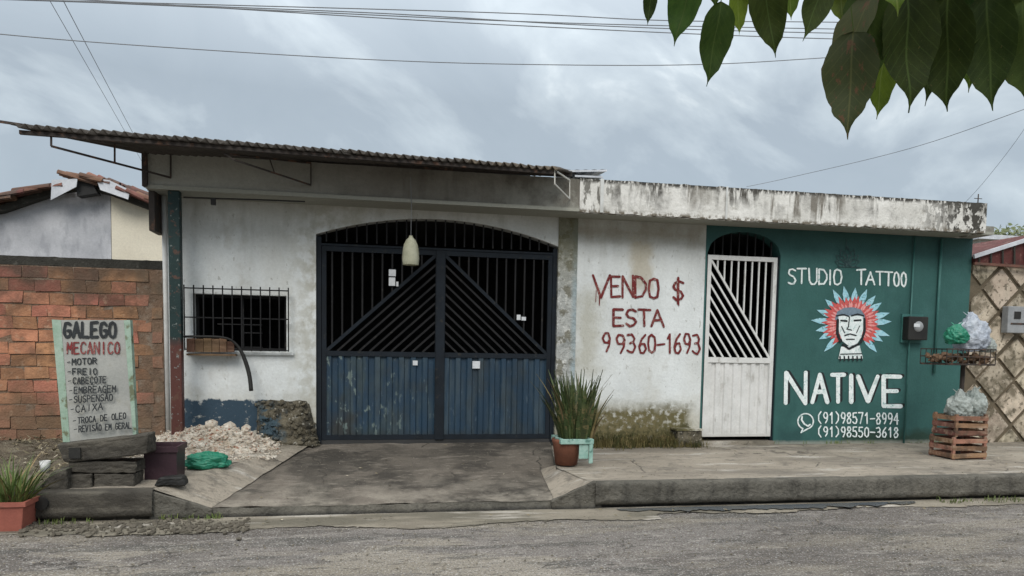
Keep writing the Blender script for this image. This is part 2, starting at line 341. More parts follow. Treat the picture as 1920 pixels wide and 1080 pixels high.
m_pole = mat('green_rust_post', (.009, .026, .026), (.013, .034, .034), 4, [
    (lambda n: n.grad(2, 1.32, 1.24, .08, 9), (.085, .03, .024)),
    (lambda n: n.mul(n.noise(14, .57, .63), .8), (.10, .05, .035)), (lambda n: n.mul(n.noise(30, .62, .66, off=3), .8), (.2, .22, .21))], rough=.6, bump=.3)
m_rust = mat('rusty_angle_iron', (.05, .04, .035), (.03, .025, .022), 8, [(lambda n: n.noise(12, .55, .65), (.11, .06, .04))], rough=.7)
m_whitesteel = mat('white_steel', (.6, .6, .57), (.4, .38, .33), 8, rough=.5)
m_fibro = mat('weathered_fibre_cement', (.085, .076, .068), (.05, .045, .04), 2, [
    (lambda n: n.mul(n.noise(4, .48, .66, off=2), n.grad(0, -.4, .9, .7, 3), .8), (.17, .135, .095)),
    (lambda n: n.mul(n.noise(20, .6, .68), .6), (.03, .028, .025))], bump=.4)
m_pipe = mat('white_pvc', (.62, .63, .62), (.45, .45, .43), 6, rough=.4, bump=.1)
m_black = mat('black_rubber', (.014, .014, .014), (.025, .024, .022), 6, rough=.6, bump=.2)
m_wood = mat('old_brown_wood', (.15, .085, .052), (.09, .05, .032), 5, [(lambda n: n.mul(n.noise(20, .5, .65, vs=(.2, 1, 1)), .7), (.26, .17, .11))], coord='pos', bump=.5, objrand=.35)
m_crate = mat('reddish_crate_wood', (.25, .125, .085), (.15, .075, .05), 6, [(lambda n: n.mul(n.noise(22, .5, .65, vs=(.2, 1, 1)), .7), (.36, .25, .18)), (lambda n: n.mul(n.noise(9, .5, .62, off=5), .7), (.07, .05, .035))], bump=.6, objrand=.45)
m_red = mat('dark_red_wall_paint', (.16, .018, .018), (.10, .013, .014), 20, [(lambda n: n.mul(n.noise(40, .56, .66), .8), (.42, .33, .3)), (lambda n: n.mul(n.noise(8, .52, .66), .5), (.28, .10, .085))], rough=.7, bump=.1)
m_wpaint = mat('white_wall_paint', (.80, .84, .84), (.62, .70, .70), 20, [(lambda n: n.noise(38, .57, .66), (.30, .46, .45)), (lambda n: n.mul(n.noise(7, .56, .66), .5), (.30, .42, .41))], rough=.7, bump=.1)
m_bpaint = mat('black_wall_paint', (.012, .014, .016), (.02, .025, .028), 20, rough=.7, bump=.1)
m_dimpaint = mat('faded_grey_paint', (.055, .10, .10), (.02, .045, .05), 30, rough=.8, bump=.1)
m_mred = mat('mural_red_paint', (.60, .11, .10), (.50, .08, .08), 30, layers=[(lambda n: n.mul(n.noise(42, .56, .64), .75), (.035, .10, .095))], rough=.7, bump=.1)
m_mpink = mat('mural_pink_paint', (.76, .36, .34), (.66, .22, .22), 30, layers=[(lambda n: n.mul(n.noise(42, .56, .64), .75), (.5, .12, .11))], rough=.7, bump=.1)
m_mblue = mat('mural_blue_paint', (.26, .52, .62), (.40, .64, .72), 25, layers=[(lambda n: n.mul(n.noise(42, .56, .64), .75), (.05, .15, .15))], rough=.7, bump=.1)
m_mdblue = mat('mural_grey_blue_paint', (.18, .24, .30), (.12, .17, .22), 25, rough=.7, bump=.1)
m_leaf = mat('tree_leaf', (.034, .058, .010), (.019, .036, .007), 5, [(lambda n: n.M('MULTIPLY', n.rng(n.M('ABSOLUTE', n.M('SUBTRACT', n.M('FRACT', n.M('MULTIPLY', n.M('SUBTRACT', n.xyz()[1], n.M('MULTIPLY', n.M('ABSOLUTE', n.xyz()[0]), .7)), 9.0)), .5)), .42, .5), .5), (.050, .078, .018)), (lambda n: n.M('SUBTRACT', 1.0, n.rng(n.M('ABSOLUTE', n.xyz()[0]), .006, .022)), (.050, .078, .018)), (lambda n: n.noise(40, .66, .7), (.11, .09, .03))], rough=.65, bump=.2, coord='obj', objrand=.4, trans=.25, bs=90, spec=.15)
m_leafl = mat('backlit_tree_leaf', (.10, .155, .018), (.065, .11, .014), 5, [(lambda n: n.M('MULTIPLY', n.rng(n.M('ABSOLUTE', n.M('SUBTRACT', n.M('FRACT', n.M('MULTIPLY', n.M('SUBTRACT', n.xyz()[1], n.M('MULTIPLY', n.M('ABSOLUTE', n.xyz()[0]), .7)), 9.0)), .5)), .42, .5), .5), (.17, .22, .05)), (lambda n: n.M('SUBTRACT', 1.0, n.rng(n.M('ABSOLUTE', n.xyz()[0]), .006, .022)), (.17, .22, .05)), ], rough=.45, bump=.2, coord='obj', objrand=.3, trans=.45, bs=90)  # lighter copy of the leaf: backlight put into its colour
m_leafr = mat('browned_tree_leaf', (.042, .050, .012), (.030, .042, .009), 6, [(lambda n: n.M('MULTIPLY', n.rng(n.M('ABSOLUTE', n.M('SUBTRACT', n.M('FRACT', n.M('MULTIPLY', n.M('SUBTRACT', n.xyz()[1], n.M('MULTIPLY', n.M('ABSOLUTE', n.xyz()[0]), .7)), 9.0)), .5)), .42, .5), .5), (.065, .07, .02)), (lambda n: n.M('SUBTRACT', 1.0, n.rng(n.M('ABSOLUTE', n.xyz()[0]), .006, .022)), (.065, .07, .02)), (lambda n: n.noise(7, .56, .64), (.085, .04, .016))], rough=.65, bump=.2, coord='obj', objrand=.25, trans=.3, bs=90)
m_bark = mat('grey_brown_bark', (.12, .095, .07), (.07, .055, .042), 9, bump=1, bs=40, bd=.02)
m_snake = mat('snake_plant_blade', (.035, .058, .018), (.07, .085, .035), 16, [(lambda n: n.mul(n.noise(5, .56, .62, off=4), .8), (.16, .13, .06)), (lambda n: n.noise(9, .56, .62, vs=(1, 1, 3)), (.02, .035, .014))], rough=.5, bump=.1, coord='obj', objrand=.4, bs=60)
m_grass = mat('green_grass_blade', (.07, .12, .03), (.13, .16, .05), 20, rough=.6, bump=0, objrand=.3)
m_weed = mat('dry_mossy_weed', (.085, .072, .026), (.15, .125, .05), 12, [(lambda n: n.noise(6, .48, .56), (.035, .042, .012)), (lambda n: n.noise(13, .56, .62, off=4), (.22, .17, .08))], rough=.9, bump=0)
m_terra = mat('terracotta_plastic', (.32, .105, .075), (.25, .08, .06), 8, [(lambda n: n.mul(n.noise(12, .56, .68), .6), (.15, .07, .05))], rough=.6, bump=.2)
m_clay = mat('brown_clay', (.19, .075, .045), (.12, .05, .032), 10, rough=.8, bump=.4)
m_mint = mat('mint_plastic', (.20, .36, .31), (.36, .5, .45), 10, [(lambda n: n.noise(14, .55, .63), (.10, .2, .17))], rough=.5, bump=.2)
m_purple = mat('dark_purple_plastic', (.045, .022, .030), (.035, .018, .024), 6, [(lambda n: n.mul(n.noise(18, .6, .7), .5), (.1, .07, .075))], rough=.5, bump=.15)
m_block = mat('dark_weathered_beam', (.070, .063, .052), (.04, .036, .03), 4, [
    (lambda n: n.mul(n.noise(20, .5, .65, vs=(.15, 1, 1)), .7), (.12, .108, .088)), (lambda n: n.mul(n.noise(7, .55, .66, off=4), .6), (.022, .02, .018))], bump=.9, bs=40, bd=.015)
m_rubble = mat('pale_rubble', (.62, .58, .51), (.44, .385, .31), 22, [(lambda n: n.mul(n.noise(9, .48, .6), .6), (.36, .28, .20)), (lambda n: n.noise(30, .60, .64, det=2, off=4), (.30, .13, .08)), (lambda n: n.mul(n.noise(24, .56, .6, det=2, off=9), .7), (.20, .18, .15))], bump=.6)
m_debris = mat('dark_debris', (.075, .066, .052), (.13, .115, .09), 20, bump=.5)
m_crumb = mat('crumbled_render', (.16, .14, .10), (.08, .07, .05), 8, [
    (lambda n: n.noise(26, .60, .64), (.4, .38, .33)), (lambda n: n.mul(n.noise(13, .53, .58, off=3), .8), (.035, .032, .025)),
    (lambda n: n.mul(n.box(-1.1, -.8, .3, .7, .1, .3, 9), n.noise(9, .45, .5)), (.05, .08, .10))], bump=1, bs=30, bd=.03, big=(9, 2))
m_bagg = mat('green_plastic_bag', (.02, .22, .13), (.05, .34, .22), 12, rough=.35, bump=.5, bs=25, spec=.5, trans=.35)
m_bagw = mat('white_plastic_bag', (.66, .70, .76), (.46, .51, .60), 9, rough=.35, bump=.8, bs=14, bd=.05, spec=.5, trans=.35)
m_bagc = mat('cloudy_plastic_bag', (.56, .60, .57), (.36, .41, .39), 9, rough=.35, bump=.8, bs=14, bd=.05, spec=.5, trans=.35)
m_sign = mat('chalky_sign_panel', (.30, .30, .28), (.23, .235, .22), 5, [(lambda n: n.mul(n.noise(9, .55, .68), .5), (.22, .21, .17))], rough=.5, bump=.15)
m_signg = mat('pale_green_flange', (.19, .28, .21), (.28, .36, .30), 9, [(lambda n: n.noise(12, .56, .64), (.10, .11, .06))], rough=.5, bump=.2)
m_tile = mat('clay_roof_tile', (.20, .095, .07), (.13, .065, .05), 10, [(lambda n: n.mul(n.noise(6, .5, .62), .8), (.08, .06, .05))], bump=.6, objrand=.4)
m_nwall = mat('patchy_grey_wall', (.52, .53, .56), (.36, .37, .40), 2.5, [(lambda n: n.mul(n.grad(2, 3.0, 3.35, .3, 4), .6), (.2, .19, .18)), (lambda n: n.mul(n.noise(9, .52, .64, vs=(1, 1, .4)), .6), (.30, .31, .34))], bump=.4)
m_cream = mat('cream_wall', (.74, .69, .57), (.66, .61, .5), 2, bump=.2)
m_sheet = mat('white_flashing', (.60, .62, .66), (.42, .44, .48), 5, rough=.5, bump=.2)
m_stone = mat('diamond_stone_tile', (.47, .41, .32), (.34, .285, .215), 5, [
    (lambda n: n.mul(n.noise(4, .46, .6, off=2), .8), (.10, .085, .055)), (lambda n: n.mul(n.noise(11, .52, .6), .6), (.46, .40, .32)), (lambda n: n.mul(n.noise(17, .56, .6, off=7), .7), (.07, .06, .04))], bump=.6, objrand=.3)
m_joint = mat('stone_joint', (.15, .12, .082), (.09, .075, .052), 6, bump=.7)
m_redroof = mat('red_brown_roof', (.12, .035, .032), (.07, .028, .025), 8, [(lambda n: n.mul(n.noise(9, .55, .65), .6), (.26, .16, .13))], bump=.4)
m_meter = mat('grey_meter_box', (.30, .31, .32), (.22, .23, .24), 9, rough=.5, bump=.1)
m_paper = mat('paper_note', (.62, .64, .66), (.5, .52, .55), 20, rough=.8, bump=.1)
m_jug = mat('yellowed_plastic', (.60, .60, .47), (.44, .44, .32), 14, [(lambda n: n.mul(n.grad(2, 2.12, 2.04, .04, 9), .6), (.2, .2, .11))], rough=.4, bump=.3, trans=.3)
m_cable = mat('cable_sheath', (.20, .21, .23), (.17, .18, .19), 4, rough=.7, bump=0, fine=0)
m_water = mat('gutter_water', (.085, .10, .115), (.13, .13, .12), 3, rough=.2, bump=.05, spec=.6)  # bluish base colour carries the sky's reflection
m_farleaf = mat('far_foliage', (.12, .15, .06), (.2, .22, .12), 3, rough=.8, bump=0, trans=.2)
m_gpipe = mat('green_painted_pipe', (.036, .118, .108), (.05, .15, .14), 8, rough=.5, bump=.1)

# ------------------------------------------------------------------ ground, road, kerbs
def patch(name, corners, m, nu, nv, amp=.004, kind='structure', thick=0, s=3):
    a, b, c, d = [Vector(q) for q in corners]          # a-b back edge, d-c front edge
    mb = MB()
    def fn(u, v):
        p = (a * (1 - u) + b * u) * (1 - v) + (d * (1 - u) + c * u) * v
        return p + Vector((0, 0, amp * (nz(p.x, p.y, 1, s) + .5 * nz(p.x, p.y, 3, s * 3))))
    mb.grid(lambda u, v: fn(u, 1 - v), nu, nv)
    return tag(mb.build(name, m, None, smooth=True), kind=kind)
mb = MB(); mb.add([(-150, -150, -.02), (150, -150, -.02), (150, 150, -.02), (-150, 150, -.02)], [(0, 1, 2, 3)])
mb.build('ground', m_soil, kind='structure')
patch('road', ((-14, -2.1, 0), (18, -2.1, 0), (18, -13, 0), (-14, -13, 0)), m_road, 160, 60, .006, s=1.5)
# gutter strip with a ragged outer edge
mb = MB(); N = 900
vs = []
for i in range(N + 1):
    xx = -8 + 18 * i / N
    w = .40 + .14 * nz(xx, 0, 0, 1.1) + .05 * nz(xx, 4, 0, 5) + .03 * nz(xx, 2, 0, 17) + .018 * nz(xx, 8, 0, 40) - (.16 if xx > 2.2 else 0)
    vs += [(xx, -2.12, .012), (xx, -2.12 - w, .006)]
mb.add(vs, [(2 * i, 2 * i + 1, 2 * i + 3, 2 * i + 2) for i in range(N)]); mb.build('gutter', m_gutter, kind='structure')
# puddle along the kerb
mb = MB(); vs = []; N = 240
for i in range(N + 1):
    xx = 1.95 + 2.7 * i / N; t = math.sin(math.pi * i / N) ** .3 * (.75 + .5 * nz(xx, 3, 0, 7) + .3 * nz(xx, 9, 0, 19))
    vs += [(xx, -2.19, .017), (xx, -2.19 - t * (.19 + .05 * nz(xx, 1, 0, 4)), .017)]
mb.add(vs, [(2 * i, 2 * i + 1, 2 * i + 3, 2 * i + 2) for i in range(N)]); mb.build('puddle', m_water, kind='structure')
# pavement on the right: top sheet and rough kerb face
patch('pavement', ((1.96, .12, .222), (14, .12, .222), (14, -2.10, .222), (1.78, -2.10, .222)), m_conc, 130, 24, .008)
def kerb(name, x0, x1, y, z1, n, lip=.02, m=m_kerb):
    mb = MB()
    prof = [(.06, z1 + .002), (.0, z1), (-.02, z1 - .012), (-.028, z1 - .04), (-.025, z1 * .5), (-.03, .07), (-.012, .04), (.03, .03), (.05, -.05)]
    def fn(u, v):
        k = v * (len(prof) - 1); i = min(int(k), len(prof) - 2); t = k - i
        py = prof[i][0] * (1 - t) + prof[i + 1][0] * t; pz = prof[i][1] * (1 - t) + prof[i + 1][1] * t
        xx = x0 + (x1 - x0) * u
        j = .012 * nz(xx, pz, 0, 6) + .007 * nz(xx, pz, 5, 18)
        return Vector((xx, y + py + (j if v > .1 else 0), pz + (.006 * nz(xx, 0, 2, 5) if 0 < v < 1 else 0)))
    mb.grid(fn, n, 16); return mb.build(name, m, kind='structure', smooth=True)
kerb('kerb', 1.79, 14, -2.13, .222, 300)
# driveway ramp with wings
patch('driveway', ((-.52, .35, .285), (2.0, .35, .285), (1.62, -2.10, .078), (-1.12, -2.10, .078)), m_ramp, 70, 60, .012)
mb = MB()
def lipf(u, v):
    xx = -1.14 + 2.99 * u; z = .078 * (1 - v) - .02 * v
    return Vector((xx, -2.10 - .018 * math.sin(v * 2.2) + .02 * nz(xx, z, 0, 5), z + .010 * nz(xx, 0, 0, 9) * (1 - v)))
mb.grid(lipf, 120, 5); mb.build('driveway_lip', m_kerb, kind='structure', smooth=True)
patch('driveway_wing', ((-.6, .1, .285), (-.515, .1, .287), (-1.115, -2.10, .080), (-1.50, -2.10, .225)), m_conc, 10, 50, .010)
patch('pavement', ((1.962, .05, .222), (1.972, .05, .222), (1.86, -1.40, .222), (1.66, -1.40, .222)), m_conc, 8, 30, .008)
patch('pavement', ((1.66, -1.40, .222), (1.87, -1.40, .222), (1.80, -2.10, .222), (1.765, -2.10, .222)), m_conc, 8, 16, .008)
mb = MB(); mb.prism([(1.958, .05, .1), (1.655, -1.4, .05), (1.655, -1.4, .226), (1.958, .05, .228)], (.01, .002, 0)); mb.build('pavement_edge', m_kerb, kind='structure')
patch('driveway_wing', ((1.57, -1.15, .165), (1.675, -1.30, .224), (1.775, -2.11, .224), (1.46, -2.11, .082)), m_conc, 14, 30, .012)
mb = MB(); mb.prism([(-1.53, -2.10, -.02), (-1.10, -2.10, -.02), (-1.10, -2.10, .08), (-1.53, -2.10, .224)], (0, -.035, 0)); roughen(mb, 6, .008); mb.build('kerb', m_kerb, kind='structure')
mb = MB(); mb.prism([(1.44, -2.105, -.02), (1.80, -2.105, -.02), (1.80, -2.105, .226), (1.775, -2.105, .228), (1.46, -2.105, .088), (1.44, -2.105, .08)], (0, -.035, 0)); roughen(mb, 6, .008); mb.build('kerb', m_kerb, kind='structure')
# raised lot on the left: pale slab near the building, soil further left
patch('slab', ((-2.0, .1, .30), (-.6, .1, .287), (-1.50, -2.10, .224), (-2.25, -2.10, .228)), m_conc, 40, 40, .014)
mb = MB()
def soilf(u, v):
    xx = -9 + (9 - 2.12 + .0) * u; y = -2.12 + 2.25 * v
    xx = xx if u < 1 else -2.12
    z = .235 + .14 * max(0, v - .25) + .03 * nz(xx, y, 0, 3) + .02 * nz(xx, y, 0, 9) - (.04 if v == 0 else 0)
    if u == 1: z = .2
    return Vector((xx, y, z))
mb.grid(soilf, 120, 36); mb.build('soil', m_soil, kind='structure', smooth=True)
kerb('retaining_kerb', -9, -1.50, -2.14, .232, 190, m=m_block)

# ------------------------------------------------------------------ the shop building
bld = thing('shop_building', (2.5, 0, 0), 'low flat-roofed building with white garage front and green tattoo studio end', 'building')
def qinterp(p0, p1, p2):
    (x0, z0), (x1, z1), (x2, z2) = p0, p1, p2
    def f(x): return z0 * (x - x1) * (x - x2) / ((x0 - x1) * (x0 - x2)) + z1 * (x - x0) * (x - x2) / ((x1 - x0) * (x1 - x2)) + z2 * (x - x0) * (x - x1) / ((x2 - x0) * (x2 - x1))
    return f
ZT = 2.70
GX0, GX1 = -.51, 1.99
arch = qinterp((GX0, 2.38), (.66, 2.585), (GX1, 2.36))
WX0, WX1 = 3.69, 4.58
def warch(x):
    t = (x - (WX0 + WX1) / 2) / ((WX1 - WX0) / 2); return 2.36 + .25 * math.sqrt(max(0, 1 - t * t))
def wallstrip(mb, xs, zlo, zhi, y0=0.0, y1=.16, soffit=True):
    n = len(xs); b = []
    for x in xs: b += [(x, y0, zlo(x)), (x, y0, zhi(x)), (x, y1, zlo(x)), (x, y1, zhi(x))]
    fs = []
    for i in range(n - 1):
        a, c = 4 * i, 4 * i + 4
        fs += [(a, c, c + 1, a + 1), (a + 2, a + 3, c + 3, c + 2)]
        if soffit: fs.append((a, a + 2, c + 2, c))
    fs += [(0, 1, 3, 2), (4 * n - 4, 4 * n - 2, 4 * n - 1, 4 * n - 3)]
    mb.add(b, fs)
lin = lambda a, b, n: [a + (b - a) * i / n for i in range(n + 1)]
# white garage front with window opening
wx0, wx1, wz0, wz1 = P(362, 600).x, P(537, 600).x, 1.20, 1.755
mb = MB()
XL = -1.93
wallstrip(mb, [XL, wx0], lambda x: -.05, lambda x: ZT); wallstrip(mb, [wx0, wx1], lambda x: -.05, lambda x: wz0 + 0)
mb.add([(wx0, 0, wz0), (wx1, 0, wz0), (wx1, .16, wz0), (wx0, .16, wz0)], [(0, 1, 2, 3)])
wallstrip(mb, [wx0, wx1], lambda x: wz1, lambda x: ZT); wallstrip(mb, [wx1, GX0], lambda x: -.05, lambda x: ZT)
wallstrip(mb, lin(GX0, GX1, 28), arch, lambda x: ZT)
wallstrip(mb, [2.20, WX0 - .02], lambda x: -.05, lambda x: ZT)
mb.build('wall', m_white, bld)
mb = MB(); wallstrip(mb, [GX1, 2.20], lambda x: -.05, lambda x: ZT, -.012, .16)
tag(mb.build('pier', m_pier, bld), 'rough blotched grey pier right of the garage gate')
mb = MB()
wallstrip(mb, [WX0 - .02, WX0], lambda x: -.05, lambda x: ZT, -.002, .16); wallstrip(mb, lin(WX0, WX1, 24), warch, lambda x: ZT, -.002, .16)
wallstrip(mb, [WX1, 7.07], lambda x: -.05, lambda x: ZT, -.002, .16)
mb.add([(7.07, 0, 0), (7.07, 4, 0), (7.07, 4, 2.7), (7.07, 0, 2.7)], [(0, 1, 2, 3)])
tag(mb.build('wall', m_green, bld), 'dark green painted wall of the tattoo studio')
# rooms behind, unlit
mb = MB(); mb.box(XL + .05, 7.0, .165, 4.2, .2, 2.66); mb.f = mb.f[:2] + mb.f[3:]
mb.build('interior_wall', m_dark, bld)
mb = MB(); mb.box(XL, 7.0, 4.25, 4.35, 0, 2.7); mb.box(XL - .0, XL + .04, .17, 4.25, 0, 2.7); mb.build('back_wall', m_white, bld)
# roof slab, beam, parapet
YP = -.40
mb = MB(); mb.box(-1.99, 7.06, YP + .085, 4.4, 2.664, 2.76); mb.build('roof_slab', m_fascia, bld)
mb = MB()
def facegrid(x0, x1, z0, z1, y0, y1, n, m, top=.006):
    def front(u, v):
        xx = x0 + (x1 - x0) * u; z = z0 + (z1 - z0) * v
        zz = z + (top * nz(xx, 0, 7, 7) + top * .6 * nz(xx, 0, 3, 25)) * (1 if v in (0, 1) else 0)
        return Vector((xx, y0 + .004 * nz(xx, z, 0, 7), zz))
    mb.grid(front, n, m)
    b = [(x0, y0, z0), (x1, y0, z0), (x1, y1, z0), (x0, y1, z0), (x0, y0, z1), (x1, y0, z1), (x1, y1, z1), (x0, y1, z1)]
    mb.add(b, [(0, 3, 2, 1), (4, 5, 6, 7), (1, 2, 6, 5), (2, 3, 7, 6), (3, 0, 4, 7)])
facegrid(2.10, 6.87, 2.662, 2.995, YP, YP + .08, 200, 6, .012)
mb.box(6.79, 6.87, YP + .083, 4.3, 2.662, 2.99)
tag(mb.build('parapet', m_parapet, bld), 'white parapet streaked black with mould')
mb = MB(); facegrid(-1.98, 2.098, 2.665, 2.99, YP + .012, YP + .08, 120, 6, .004)
mb.box(-1.98, 2.098, YP - .006, YP + .010, 2.664, 2.70)
tag(mb.build('fascia_beam', m_fascia, bld), 'grey stained concrete beam under the awning')
# parapet seams and upright pipe
for px_, w in ((1128, .035), (1362, .02)):
    x0 = P(px_, 370, YP).x; mb = MB(); mb.box(x0 - w / 2, x0 + w / 2, YP - .016, YP - .003, 2.665, 3.0); mb.build('parapet_strip', m_pipe, bld)
# conduit stub on the parapet end
mb = MB(); p = P(1838, 372, YP); mb.tube([(p.x, YP + .03, 2.95), (p.x, YP + .03, 3.10)], .006); mb.tube([(p.x - .05, YP + .03, 3.05), (p.x + .05, YP + .03, 3.05)], .004); mb.build('roof_rod', m_rust, bld)
# dark gap below the beam, its shade modelled as a black conduit line
mb = MB(); pts = [P(344, 370, YP + .02), P(400, 372, YP + .02), P(470, 374, YP + .02), P(572, 378, YP + .02)]; mb.tube(pts, .007, 6)
mb.box(pts[1].x - .02, pts[1].x + .02, YP, YP + .04, pts[1].z - .06, pts[1].z); mb.build('conduit', m_black, bld)
# left corner trim and post
mb = MB(); a = P(331, 800, -.30)
x = P(331, 600, -.33).x
mb.box(x - .05, x + .05, -.38, -.28, .22, 2.662)
tag(mb.build('post', m_pole, bld, bevel=.006), 'square post, dark green above and rust red below')
mb = MB(); xp = P(312, 560, -.12).x; mb.tube([(xp, -.12, .3), (xp - .01, -.12, 2.66)], .022, 10); tag(mb.build('downpipe', m_pipe, bld, smooth=True), 'white pipe beside the post')
mb = MB(); mb.box(-1.98, -1.93, YP + .085, -.0, 2.30, 2.662); mb.build('bracket_plate', m_rust, bld)
mb = MB(); x0 = P(270, 320, YP).x; mb.box(x0 - .012, x0 + .03, YP - .03, YP + .05, 2.68, 3.02); mb.build('gutter_end', m_rust, bld)

# awning: corrugated sheets on skewed brackets
NL, NR = P(26, 236, -1.18), P(1046, 315, -.78)
BL, BR = P(272, 286, -.36), P(1072, 321, -.36)
aw = MB()
# front purlin
aw.bar(NL + Vector((.02, .05, -.035)), NR + Vector((0, .05, -.035)), .03, .035)
aw.bar(BL + Vector((0, 0, -.04)), BR + Vector((0, 0, -.04)), .03, .04)
awning = tag(aw.build('awning', m_rust, bld), 'long corrugated awning over the garage front')
NS = 9; WAVES = 58
for k in range(NS):
    mb = MB(); a, b = k / NS, (k + 1) / NS + (.012 if k < NS - 1 else 0)
    sh = random.uniform(-.02, .02)
    def fn(u, v):
        t = a + (b - a) * u
        f0 = NL.lerp(NR, t); b0 = BL.lerp(BR, t)
        d = b0 - f0
        p = f0 - d * (.03 + sh) + d * (v * 2.2)
        w = math.sin(t * WAVES * 2 * math.pi)
        return p + Vector((0, 0, .017 * w + .004 * (k % 2) + .012 * nz(p.x, p.y, k, 3)))
    mb.grid(fn, 60, 8)
    o = mb.build('corrugated_sheet', m_fibro, awning, smooth=True)
    sm = o.modifiers.new('solid', 'SOLIDIFY'); sm.thickness = .006
def bracket(ptsT, ptsB, m, w=.018, n=3):
    mb = MB(); a, b = ptsT; c, d = ptsB
    mb.bar(a, b, w); mb.bar(c, d, w)
    for i in range(n + 1):
        t = i / n; mb.bar(a.lerp(b, t), c.lerp(d, t), w * .8)
    return mb.build('bracket', m, awning)
bracket((P(96, 250, -1.1), P(320, 286, -.42)), (P(96, 274, -1.1), P(320, 333, -.42)), m_rust, .016, 2)
bracket((P(420, 288, -.95), P(583, 306, -.42)), (P(440, 300, -.95), P(583, 347, -.42)), m_rust, .014, 2)
tag(bracket((P(1040, 319, -.75), P(1068, 338, -.42)), (P(1040, 345, -.75), P(1068, 373, -.42)), m_whitesteel, .014, 1), 'white painted bracket at the awning end')
mb = MB(); mb.bar(P(-60, 219, -1.25), P(100, 243, -1.1), .02, .012); mb.build('ridge_bar', m_rust, awning)
# loose white roof sheets over the junction
for (ua, va, ub, vb, y) in ((1062, 321, 1138, 320, -.35), (1078, 330, 1130, 332, -.38)):
    a, b = P(ua, va, y), P(ub, vb, y); mb = MB()
    mb.grid(lambda u, v: a.lerp(b, u) + Vector((0, .5 * v, .03 * v + .004 * math.sin(u * 30))), 20, 2); mb.grid(lambda u, v: a.lerp(b, u) + Vector((0, .5 * v, .03 * v + .012 + .004 * math.sin(u * 30))), 20, 2)
    mb.bar(a, b, .018, .01); mb.build('roof_sheet', m_sheet, bld)
mb = MB(); mb.box(2.098, 2.3, YP + .1, .5, 2.76, 2.98); mb.build('roof_kerb', m_fascia, bld)

# ---- window grille (projects in front of the window)
mb = MB(); mb.box(wx0, wx1, .13, .15, wz0, wz0 + .03); mb.box(wx0, wx1, .13, .15, wz1 - .03, wz1); mb.box(wx0, wx0 + .03, .13, .15, wz0 + .03, wz1 - .03); mb.box(wx1 - .03, wx1, .13, .15, wz0 + .03, wz1 - .03)
mb.box((wx0 + wx1) / 2 - .015, (wx0 + wx1) / 2 + .015, .13, .15, wz0 + .03, wz1 - .03)
win = mb.build('window', m_gate, bld)
gx0, gx1 = P(346, 600, -.09).x, P(541, 600, -.09).x
mb = MB()
for z in (1.80, 1.52, 1.21): mb.bar((gx0, -.085, z), (gx1, -.085, z), .012)
for xx in (gx0, gx1):
    for z in (1.80, 1.21): mb.bar((xx, -.085, z), (xx, 0, z), .012)
mb.bar((gx0 + .30, -.085, 1.46), (gx1 - .25, -.085, 1.46), .01); mb.bar((gx0 + .55, -.085, 1.38), (gx0 + .72, -.085, 1.38), .01); mb.bar((gx0 + .55, -.085, 1.24), (gx0 + .72, -.085, 1.24), .01)
gr = mb.build('window_grille', m_gate, bld)
for i in range(12):
    xx = gx0 + (gx1 - gx0) * i / 11; mb = MB(); mb.bar((xx, -.098, 1.20), (xx, -.098, 1.83), .011); mb.build('bar', m_gate, gr)
mb = MB(); mb.box(wx0 - .06, wx1 + .07, -.035, 0.0, 1.165, 1.195); mb.build('window_sill', m_white, bld)

